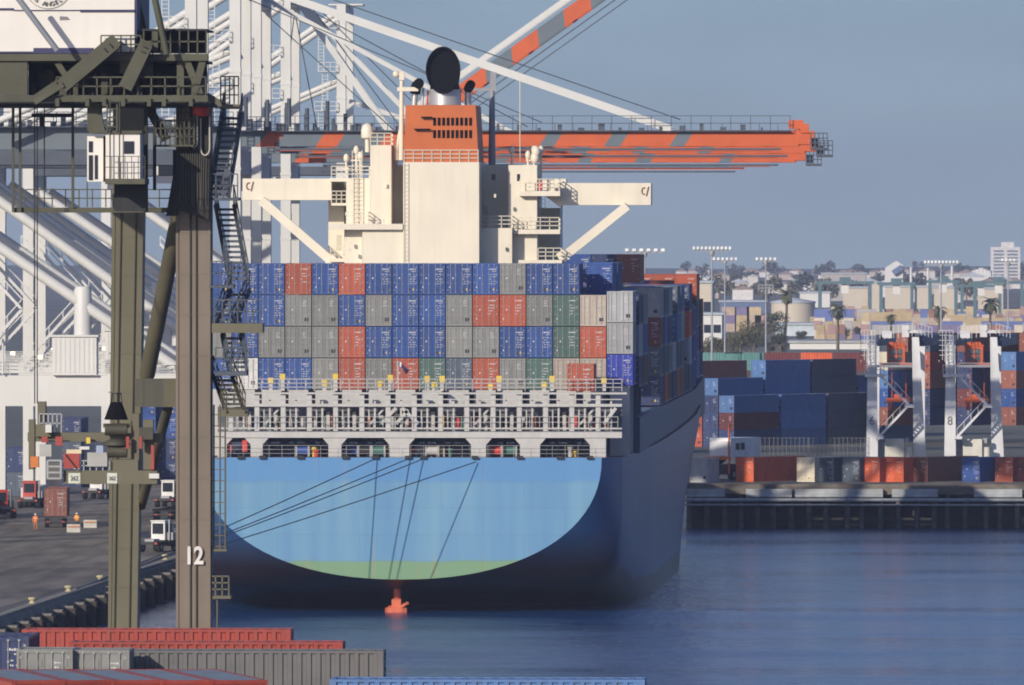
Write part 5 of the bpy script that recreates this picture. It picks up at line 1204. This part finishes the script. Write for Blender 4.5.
# white gantry cranes 6 and 8
GW = pm('gantry_white', (.62,.63,.64), .5, .1, .4, .2)
def gantry(pxl, num, label, Y=1352.0):
    root = empty('yard_gantry_crane', (X(pxl,Y),Y,WZ), label, 'gantry crane', 'white gantry cranes on the far wharf'); p = lambda dx, py, dy=0: P(pxl+dx, py, Y+dy)
    mb = MB(); mb.ext([Vector((p(-6,0).x,Y,WZ)),Vector((p(6,0).x,Y,WZ)),p(5,345),p(-4,345)], (0,1.6,0)); lg = mb.build('leg', GW, root)
    text(num, 1.5, p(0,421)+Vector((0,-.05,0)), SEALM, lg, 'leg_number', sx=.9)
    mb = MB(); mb.ext([Vector((p(42,0).x,Y+4,WZ)),Vector((p(55,0).x,Y+4,WZ)),p(47,337,4),p(40,337,4)], (0,1.6,0)); mb.build('leg', GW, root)
    for dx, dy in ((1.5,30),(48,34)):
        mb = MB(); xx = p(dx,0).x; mb.box(xx-.6,xx+.6,Y+dy,Y+dy+1.4,WZ,Z(345,Y)); mb.build('leg', GW, root)
    mb = MB(); 
    for dx, dy in ((0,.3),(46,4.3)):
        a = p(dx,341,dy)+Vector((.2,1.4,0)); mb.bar(a, a+Vector((2.2,28,0)), 1.0, 1.3)
    mb.build('main_girder', BLUEK if False else pm('gantry_navy',(.04,.06,.14),.5), root)
    mb = MB(); mb.bar(p(6,366,.5),p(43,366,4.5),.35,.3); mb.bar(p(7,363,.5),p(43,363,4.5),.1,.1); mb.build('cross_beam', GW, root)
    mb = MB(); mb.pbox(pxl+15,pxl+33,346,363,Y+5,3.2); mb.ext([p(14,346,4.9),p(34,346,4.9),p(30,342,4.9),p(18,342,4.9)], (0,3.4,0)); mb.pbox(pxl+10,pxl+40,363.5,366,Y+4.6,4,0); c = mb.build('operator_cab', BORANGE, root)
    mb = MB()
    for k in (0,1): mb.pbox(pxl+18+k*7,pxl+23.5+k*7,349,355,Y+4.95,.05); mb.pbox(pxl+18+k*7,pxl+23.5+k*7,356.5,361,Y+4.95,.05)
    mb.build('window', pm('cab_glass',(.12,.14,.16),.2), c)
    mb = MB(); mb.flight(p(9,376,-.6),p(37,405,-.6),1.0,12); mb.flight(p(35,407,-.6),p(7,437,-.6),1.0,12); mb.pbox(pxl-7,pxl+14,374,377,Y-.8,1.4); mb.pbox(pxl+33,pxl+42,404,407.5,Y-.8,1.6); mb.pbox(pxl+4,pxl+12,436,439,Y-.8,1.4)
    mb.rail(p(-7,374,-.8),p(12,374,-.8),1.1,5,.04,2); mb.build('stair', GW, root)
    mb = MB(); mb.ladder(p(-2.5,374,-.3),p(-2.5,342,-.3),.6,.4,.05)
    for zz in (335,345,355): mb.rail(p(-11,zz+5,-.6),p(3,zz+5,-.6),1.2,4,.03,2)
    for k in range(3): mb.bar(p(-11+k*6,362,-.6),p(-11+k*6,334,-.6),.06)
    mb.rail(p(8,340,2),p(40,336,4),1.6,7,.03,2); mb.pbox(pxl+10,pxl+20,331,338,Y+6,2); mb.pbox(pxl+30,pxl+37,325,337,Y+8,2); mb.pbox(pxl+36,pxl+52,330,333,Y+4,1.4); mb.rail(p(46,334,3.8),p(60,338,3.8),1.3,4,.03,2)
    mb.build('top_platform', GW, root)
    mb = MB(); mb.pbox(pxl+14,pxl+42,398,402,Y+10,1.6); mb.pbox(pxl+22,pxl+30,394,398,Y+10,1); mb.pbox(pxl+16,pxl+20,402,410,Y+10,.5); mb.pbox(pxl+32,pxl+36,402,408,Y+10,.5); mb.pbox(pxl+8,pxl+40,363,365,Y+10,.6)
    for k in (20,34): mb.bar(p(k,398,10.5),p(k,345,10.5),.08)
    mb.build('spreader', BORANGE, root)
    mb = MB(); mb.pbox(pxl+13,pxl+32,439,458,Y+1.5,3); mb.pbox(pxl+6,pxl+12,440,458,Y+2,1,1); mb.box(X(pxl-6,Y),X(pxl+56,Y),Y+1.8,Y+2.6,WZ,WZ+1.0); mb.tube(p(37,458,2),p(37,447,2),.4,n=12); mb.pbox(pxl+33,pxl+37,438,443,Y+2,.5,1); mb.build('power_unit', [pm('unit_cream',(.58,.57,.50)), STEEL], root)
    return root
gantry(872,'6','white yard gantry crane with the number 6 on its left leg')
gantry(950,'8','white yard gantry crane with the number 8 on its left leg')
# ------------------------------------------------------------------ light masts
LAMPG = 'high mast lights over the terminal'
def mast(px, Y, ytop, halfw, n, label, base=WZ, second=None):
    x = X(px,Y); z1 = Z(ytop,Y); root = empty('light_mast', (x,Y,base), label, 'light mast', LAMPG)
    mb = MB(); mb.tube((x,Y,base),(x,Y,z1-.3),.2,.11,n=8); mb.build('pole', pm('mast_steel',(.30,.32,.35),.5), root)
    hw = halfw*Y/F; mb = MB(); mb.bar((x-hw,Y,z1-.35),(x+hw,Y,z1-.35),.22); mb.lathe((x,Y,z1-1.1),[(.25,0),(.4,.3),(.35,.7)],10); mb.build('crossarm', STEEL, root)
    for i in range(n):
        xx = x-hw+2*hw*i/(n-1); l = MB(); s = min(.26*Y/1600, hw*2/n*.3)
        l.box(xx-s,xx+s,Y-.5,Y-.1,z1-.2,z1+.22*Y/1600); l.build('floodlight', pm('floodlight_white',(.75,.75,.73),.3), root)
    if second:
        mb = MB(); zz = Z(second,Y); mb.bar((x-hw*.8,Y,zz),(x+hw*.8,Y,zz),.2); mb.rail((x-hw*.8,Y-.4,zz),(x+hw*.8,Y-.4,zz),1.1,4,.08,2); mb.build('service_platform', STEEL, root)
mast(712,1600,248,18,10,'tall light mast with a wide bank of white lamps, just right of the ship')
mast(645,1750,250,18,6,'light mast behind the ship, only its lamps show above the red containers')
mast(725,2100,259,11,6,'thin light mast a little right of the widest bank of lamps')
mast(766,2000,259,9,5,'light mast with a second platform, above the bushy trees',second=291)
mast(941,1900,262,16,10,'light mast with a wide lamp row between the two gantry cranes')
mast(1008,2000,260,6,4,'thin light mast at the right in front of the tower block')
# ------------------------------------------------------------------ buildings across the channel
GZ = WZ
BEIGE = pm('far_beige_wall', (.52,.46,.36), .7, .08, .05); FWHITE = pm('far_white_wall', (.62,.61,.58), .7, .06, .05); FNAVY = pm('far_blue_wall', (.10,.14,.25), .7); FROOF = pm('far_roof', (.36,.40,.44), .6); TEALM = pm('gantry_teal', (.075,.14,.16), .6)
def far_shed(a,b2,y0,y1,Y,label,m,d=40,name='warehouse',roof=None,windows=0):
    root = empty(name,(X((a+b2)/2,Y),Y,GZ),label,'warehouse' if name == 'warehouse' else 'building'); mb = MB(); mb.box(X(a,Y),X(b2,Y),Y,Y+d,GZ-.5,Z(y0,Y)); mb.build('wall', m, root)
    mb = MB(); mb.box(X(a,Y)-.5,X(b2,Y)+.5,Y-.5,Y+d+.5,Z(y0,Y),Z(y0,Y)+.6); mb.build('roof', roof or FROOF, root)
    for i in range(windows):
        xx = X(a+(b2-a)*(i+.5)/windows,Y); h = Z(y0,Y)-GZ; m_ = MB(); m_.box(xx-1,xx+1,Y-.1,Y,GZ+h*.45,GZ+h*.7); m_.build('window', WGLASS, root)
    return root
far_shed(790,868,343,353,2900,'long low white shed behind the palm trees, left of gantry 6',FWHITE,roof=pm('roof_grey_far',(.35,.35,.34)))
r = far_shed(773,836,325,338,3300,'pale blue roofed shed with a curved end, below the cream tank',pm('shed_blue_far',(.46,.52,.55),.6))
far_shed(684,712,283,340,3000,'tall cream building right behind the bow of the ship',BEIGE,windows=3)
far_shed(684,722,315,345,2950,'low white building at the foot of the tall cream building',FWHITE,windows=4)
far_shed(720,766,302,316,4300,'long dark blue shed behind the yard',FNAVY)
mb = MB(); Yk = 3800; rr_ = 22*Yk/F
tk = empty('storage_tank',(X(793,Yk),Yk+rr_,GZ),'wide cream storage tank beside the tall palm','tank'); mb.lathe((X(793,Yk),Yk+rr_,GZ),[(rr_,0),(rr_,Z(303,Yk)-GZ)],40); mb.build('shell', BEIGE, tk)
mb = MB(); mb.lathe((X(793,Yk),Yk+rr_,Z(303,Yk)),[(rr_+.3,0),(rr_+.3,.5),(.5,1.8)],40); mb.build('roof', FROOF, tk)
CREAMS = [(843,868,288,315,'first'),(885,898,287,318,'second'),(898,911,287,318,'third'),(917,930,287,318,'fourth'),(934,955,288,315,'fifth'),(978,1003,289,318,'sixth'),(871,880,283,312,'seventh')]
for a,b2,y0,y1,k in CREAMS: far_shed(a,b2,y0,y1,4600,'cream block behind the teal yard gantries, number %s of the row'%k,BEIGE,windows=0)
far_shed(800,830,293,306,4700,'white shed between the tank and the teal gantries',FWHITE)
far_shed(822,866,274,290,5200,'long beige building on the skyline left of the white silo',pm('far_dull_wall',(.36,.34,.32),.7),windows=5)
# white silo-like building with a sloping top
Ym = 6000; so = empty('silo_building',(X(893,Ym),Ym,GZ),'white building with a stepped sloping top on the skyline','building')
mb = MB(); mb.ext([P(884,320,Ym),P(903,320,Ym),P(903,265,Ym),P(897,261,Ym),P(894,262,Ym),P(885,268,Ym)], (0,30,0)); mb.build('wall', FWHITE, so); mb = MB(); mb.bar(P(893,273,Ym-1),P(902,267,Ym-1),3); mb.build('conveyor', FNAVY, so)
# tower block
Yt_ = 7000; tw = empty('tower_block',(X(1005,Yt_),Yt_,GZ),'pale high-rise block with rows of windows on the right skyline','building')
mb = MB(); mb.box(X(990.5,Yt_),X(1020,Yt_),Yt_,Yt_+16,GZ,Z(247,Yt_)); mb.build('wall', pm('tower_wall',(.56,.54,.52),.7), tw)
mb = MB(); mb.box(X(1001,Yt_),X(1014,Yt_),Yt_+2,Yt_+12,Z(247,Yt_),Z(242,Yt_)); mb.build('penthouse', pm('tower_wall',(.56,.54,.52)), tw)
for r_ in range(11):
    for h_ in ((993.5,1003.6),(1007,1017.5)):
        m_ = MB(); m_.box(X(h_[0],Yt_),X(h_[1],Yt_),Yt_-.2,Yt_,Z(252.0+r_*3.4,Yt_),Z(250.2+r_*3.4,Yt_)); m_.build('window', pm('tower_glass',(.14,.16,.20),.4), tw)
m_ = MB(); 
for k in range(5): xx = X(975+k*3.4,6500); m_.tube((xx,6500,GZ),(xx,6500,Z(268+abs(k-2)*1.3,6500)),2.0,n=8)
m_.box(X(972,6500),X(991,6500),6498,6510,GZ,Z(273,6500)); m_.thing('refinery_stacks', FWHITE, (X(982,6500),6500,GZ), 'cluster of white stacks left of the high-rise block', 'chimneys')
for i,(px,y0) in enumerate(((911,267),(928,268),(952,266))):
    Yq = 5600; m_ = MB(); m_.tube((X(px,Yq),Yq,GZ),(X(px,Yq),Yq,Z(y0,Yq)),.9,.6,n=10); m_.thing('chimney', FWHITE, (X(px,Yq),Yq,GZ), 'thin white chimney on the hazy skyline, %s from the left' % ORD[i], 'chimney', 'chimneys on the skyline')
# teal yard gantries
def teal(a, b2, y0, Y, label, dbl=True):
    root = empty('teal_gantry_crane',(X(a,Y),Y,GZ),label,'gantry crane','teal gantry cranes in the far yard')
    for px in (a,b2):
        for dy in (0,9): m_ = MB(); x = X(px,Y); m_.box(x-.55,x+.55,Y+dy,Y+dy+1.2,GZ,Z(y0,Y)); m_.build('leg', TEALM, root)
    for dy in (0,9): m_ = MB(); m_.box(X(a,Y)-1.2,X(b2,Y)+1.2,Y+dy-.1,Y+dy+1.3,Z(y0,Y),Z(y0,Y)+.9); m_.build('girder', TEALM, root)
    m_ = MB(); x = X((a+b2)/2,Y); m_.box(x-1.8,x+1.8,Y+.5,Y+8.5,Z(y0,Y)+.92,Z(y0,Y)+2.2); m_.build('trolley', TEALM, root)
    m_ = MB(); m_.box(x-1.2,x+1.2,Y+1,Y+3,Z(y0,Y)-3,Z(y0,Y)-.1); m_.build('cab', FWHITE, root)
teal(820,870,284,3600,'teal yard gantry farthest left, above the stacked coloured containers')
teal(881,912,285,3650,'teal yard gantry behind gantry crane number 6')
teal(930,956,283,3550,'teal yard gantry in the middle of the right skyline')
teal(975,1022,284,3500,'teal yard gantry at the right edge below the tower block')
teal(962,1000,287,4000,'teal yard gantry partly behind the rightmost one')
# coloured far yard: one mass of small boxes
r7 = random.Random(5); PAL = [('far_mustard',(.40,.31,.17)),('far_tan',(.40,.31,.23)),('far_pink',(.36,.22,.20)),('far_purple',(.17,.14,.25)),('far_blue',(.10,.14,.32)),('far_cream',(.55,.48,.38)),('far_brown',(.26,.13,.09)),('far_grey',(.36,.35,.34)),('far_sand',(.47,.37,.22))]
mb = MB()
for row in range(9):
    Y = 3060+row*140
    px = 814-row*1.0+r7.uniform(0,4)
    while px < 1030:
        n = r7.choice((1,2,2,3)) if row < 4 else 1; wd = r7.choice((12.2,6.1,2.44,2.44,2.44,2.44))
        for t in range(n): mb.box(X(px,Y),X(px,Y)+wd-.15,Y,Y+(2.44 if wd > 3 else 12.2),GZ+t*2.6,GZ+t*2.6+2.58,r7.randrange(9))
        px += (wd+.1)*F/Y+(r7.choice((0,0,0,2,6,9)))
for px0,n in ((722,3),(735,3),(747,3),(755,2)):
    Y = 3450
    for t in range(n): mb.box(X(px0,Y),X(px0,Y)+4.5,Y,Y+12,GZ+t*2.6,GZ+t*2.6+2.58,r7.choice((0,1,2,3,8)))
tag(mb.build1('far_container_yard', [pm(n_,c_,.6) for n_,c_ in PAL]), 'mass of mustard, pink and purple containers in the hazy far yard', 'container yard', kind='stuff')
# ------------------------------------------------------------------ trees
def leafmat(name, col): return pm(name, col, .8, .45, .35)
LEAF = leafmat('leaf_olive',(.105,.10,.045)); LEAFD = leafmat('leaf_dark',(.06,.066,.036)); PALMM = leafmat('palm_frond',(.075,.085,.035)); TRUNK = pm('bark',(.12,.09,.065),.9,.3,1)
def leaf_cloud(mb, c, rx, rz_, n, s, r):
    for i in range(n):
        while True:
            v = Vector((r.uniform(-1,1),r.uniform(-1,1),r.uniform(-1,1)))
            if v.length < 1: break
        p = Vector((c.x+v.x*rx, c.y+v.y*rx, c.z+v.z*rz_)); a = Vector((r.gauss(0,1),r.gauss(0,1),r.gauss(0,1))).normalized()*s*r.uniform(.5,1.2); b = a.cross(Vector((r.gauss(0,1),r.gauss(0,1),r.gauss(0,1)))).normalized()*s*r.uniform(.4,.8)
        mb.add([p-a-b,p+a-b*.3,p+a*.4+b,p-a*.7+b], [(0,1,2,3)])
def tree(px, Y, ybase, ytop, wpx, label, m, seed, n=1500):
    r = random.Random(seed); x = X(px,Y); zt = Z(ytop,Y); h = zt-GZ; w_ = wpx*Y/F/2
    root = empty('bushy_tree',(x,Y,GZ),label,'tree','trees beyond the far wharf')
    mb = MB(); mb.tube((x,Y,GZ),(x+.2,Y,GZ+h*.5),.35,.2,n=8)
    for i in range(5): a = r.uniform(0,6.3); mb.tube((x+.2,Y,GZ+h*(.3+.05*i)),(x+w_*.6*math.cos(a),Y+w_*.6*math.sin(a),GZ+h*(.6+.05*i)),.14,.06,n=6)
    mb.build('trunk', TRUNK, root)
    mb = MB()
    for i in range(11):
        a = r.uniform(0,6.3); q = r.uniform(.15,.75); zz = GZ+h*r.uniform(.32,.88); rr2 = w_*r.uniform(.28,.5)
        leaf_cloud(mb, Vector((x+w_*q*math.cos(a),Y+w_*q*math.sin(a),zz)), rr2, rr2*.85, n//11, w_*.06, r)
    mb.build('crown', m, root)
for i,(px,Y,yb,yt,w_,lab,m) in enumerate(((754,2750,352,316,34,'bushy olive tree left of the lamp mast base',LEAF),(773,2800,352,306,30,'dark rounded tree right of the lamp mast',LEAFD),(740,2700,352,326,36,'low olive shrubby tree behind the teal container',LEAF),(716,2650,352,338,30,'low yellowish bush nearest the ship',LEAF),
        (780,2700,352,333,22,'small dark tree under the tall palm',LEAFD),(730,2720,352,336,24,'low bush between two shrubby trees',LEAF),(846,3150,340,325,12,'small dark tree in front of the pale blue roof, left one',LEAFD),(858,3160,340,325,14,'small dark tree in front of the pale blue roof, right one',LEAFD),(706,2680,352,340,26,'low ragged bush right beside the ship bow',LEAF),(750,2780,352,330,26,'shrub in front of the two tallest bushes',LEAF),(768,2690,352,334,20,'small bush under the second lamp mast',LEAFD),(800,3150,340,330,16,'dark shrub at the left of the pale blue roof',LEAFD))):
    tree(px,Y,yb,yt,w_,lab,m,i+5)
def palm(px, Y, ytop, lab, seed, lean=0, spread=12.2):
    r = random.Random(seed); x = X(px,Y); zt = Z(ytop,Y)-2.0; sp2 = spread*Y/F
    root = empty('palm_tree',(x,Y,GZ),lab,'palm tree','palm trees beyond the far wharf')
    mb = MB(); pts = [Vector((x+lean*(1-t)*(1-t),Y,GZ+(zt-GZ)*t)) for t in [i/7 for i in range(8)]]
    for i,(a,b) in enumerate(zip(pts,pts[1:])): mb.tube(a,b,.42-.02*i,.40-.02*i,n=8)
    mb.build('trunk', TRUNK, root)
    mb = MB(); c = Vector((x,Y,zt))
    for i in range(46):
        a = r.uniform(0,6.283); e = r.uniform(-.9,1.35); L_ = sp2*r.uniform(.8,1.15); dirh = Vector((math.cos(a),math.sin(a),0)); side = Vector((-math.sin(a),math.cos(a),0)); prev = c.copy(); el = e
        for k in range(5):
            d = dirh*math.cos(el)+Vector((0,0,math.sin(el))); nx = prev+d*L_/5; w0 = L_*.12*(1-abs(k-1.5)/4.5)
            mb.add([prev-side*w0+Vector((0,0,-w0*.5)),prev,nx,nx-side*w0*.8+Vector((0,0,-w0*.5))],[(0,1,2,3)]); mb.add([prev,prev+side*w0+Vector((0,0,-w0*.5)),nx+side*w0*.8+Vector((0,0,-w0*.5)),nx],[(0,1,2,3)])
            prev = nx; el -= .42
    leaf_cloud(mb, c-Vector((0,0,sp2*.35)), sp2*.35, sp2*.4, 60, sp2*.16, r)
    mb.build('crown', PALMM, root)
palm(787,2800,287,'tall palm tree standing clear against the cream tank',1,lean=-1.0,spread=12.2)
palm(838,2850,302,'palm tree with a ragged crown left of gantry crane 6',2,spread=12.2)
palm(891,2900,310,'small dark palm tree above the cab of gantry crane 6',3,spread=8.1)
palm(939,2850,303,'shaggy palm tree between gantry cranes 6 and 8',4,spread=10.8)
palm(990,2900,296,'wide dark palm tree near the right edge',5,spread=13.5)
# hazy skyline: houses and tree clumps
HG = 'houses on the hazy skyline'; r5 = random.Random(21); SKH = [pm('sky_house_a',(.55,.52,.48)), pm('sky_house_b',(.42,.37,.33)), pm('sky_house_c',(.62,.6,.58))]
for i in range(34):
    px = 684+i*10+r5.uniform(-4,4); Y = r5.uniform(7600,9200); x = X(px,Y); z0 = 4.5 if Y < 8600 else hz(x)-1; zt = Z(r5.uniform(270,284),Y); w_ = r5.uniform(5,13)
    root = empty('distant_house',(x,Y,GZ),'tiny pale house on the hazy skyline, house %d counting from the ship rightwards' % (i+1),'house',HG)
    m_ = MB(); m_.box(x-w_/2,x+w_/2,Y,Y+10,GZ-1,max(zt,GZ+4)); m_.build('wall', SKH[i%3], root)
    t = max(zt,GZ+4); m_ = MB(); m_.ext([(x-w_/2-.4,Y-.4,t),(x+w_/2+.4,Y-.4,t),(x,Y-.4,t+w_*.22)],(0,10.8,0)); m_.build('roof', pm('sky_roof',(.22,.16,.13)), root)
TG = 'tree clumps on the hazy skyline'
for i in range(30):
    px = 684+i*11.5+r5.uniform(-6,6); Y = r5.uniform(7200,9000); x = X(px,Y); yt = r5.uniform(261,276) if i % 4 else r5.uniform(256,264); w_ = r5.uniform(9,22)
    rr_ = random.Random(i+90); h = Z(yt,Y)-GZ; wd = w_*Y/F/2
    root = empty('distant_tree',(x,Y,GZ),'dark hazy tree on the skyline, tree %d counting from the ship rightwards' % (i+1),'tree',TG)
    mb = MB(); mb.tube((x,Y,GZ-1),(x,Y,GZ+h*.5),.5,.3,n=6); mb.build('trunk', TRUNK, root)
    mb = MB()
    for k in range(8):
        leaf_cloud(mb, Vector((x+wd*rr_.uniform(-.7,.7),Y+rr_.uniform(-4,4),GZ+h*rr_.uniform(.25,.85))), wd*.5, min(h*.25,wd*.5), 42, wd*.15, rr_)
    mb.build('crown', LEAFD, root)

# middle distance: low houses and scattered trees below the skyline
for i in range(30):
    px = 690+i*11+r5.uniform(-5,5); Y = r5.uniform(5000,6600); x = X(px,Y); w_ = r5.uniform(6,16); t = GZ+r5.uniform(4,8)
    root = empty('distant_house',(x,Y,GZ),'small hazy house below the skyline, house %d in the nearer row from the ship rightwards' % (i+1),'house','houses in the middle distance')
    m_ = MB(); m_.box(x-w_/2,x+w_/2,Y,Y+10,GZ-1,t); m_.build('wall', SKH[(i*7)%3], root)
    m_ = MB(); m_.ext([(x-w_/2-.4,Y-.4,t),(x+w_/2+.4,Y-.4,t),(x,Y-.4,t+w_*.2)],(0,10.8,0)); m_.build('roof', pm('sky_roof',(.22,.16,.13)) if i%2 else FROOF, root)
for i in range(26):
    px = 690+i*12.5+r5.uniform(-6,6); Y = r5.uniform(4700,6400); x = X(px,Y); h = r5.uniform(7,13); wd = r5.uniform(4,9); rr_ = random.Random(i+300)
    root = empty('distant_tree',(x,Y,GZ),'hazy tree among the nearer row of houses, tree %d from the ship rightwards' % (i+1),'tree','trees in the middle distance')
    mb = MB(); mb.tube((x,Y,GZ-1),(x,Y,GZ+h*.5),.4,.2,n=6); mb.build('trunk', TRUNK, root)
    mb = MB()
    for k in range(7): leaf_cloud(mb, Vector((x+wd*rr_.uniform(-.6,.6),Y+rr_.uniform(-3,3),GZ+h*rr_.uniform(.35,.85))), wd*.45, h*.22, 36, wd*.15, rr_)
    mb.build('crown', LEAF if i%3 else LEAFD, root)
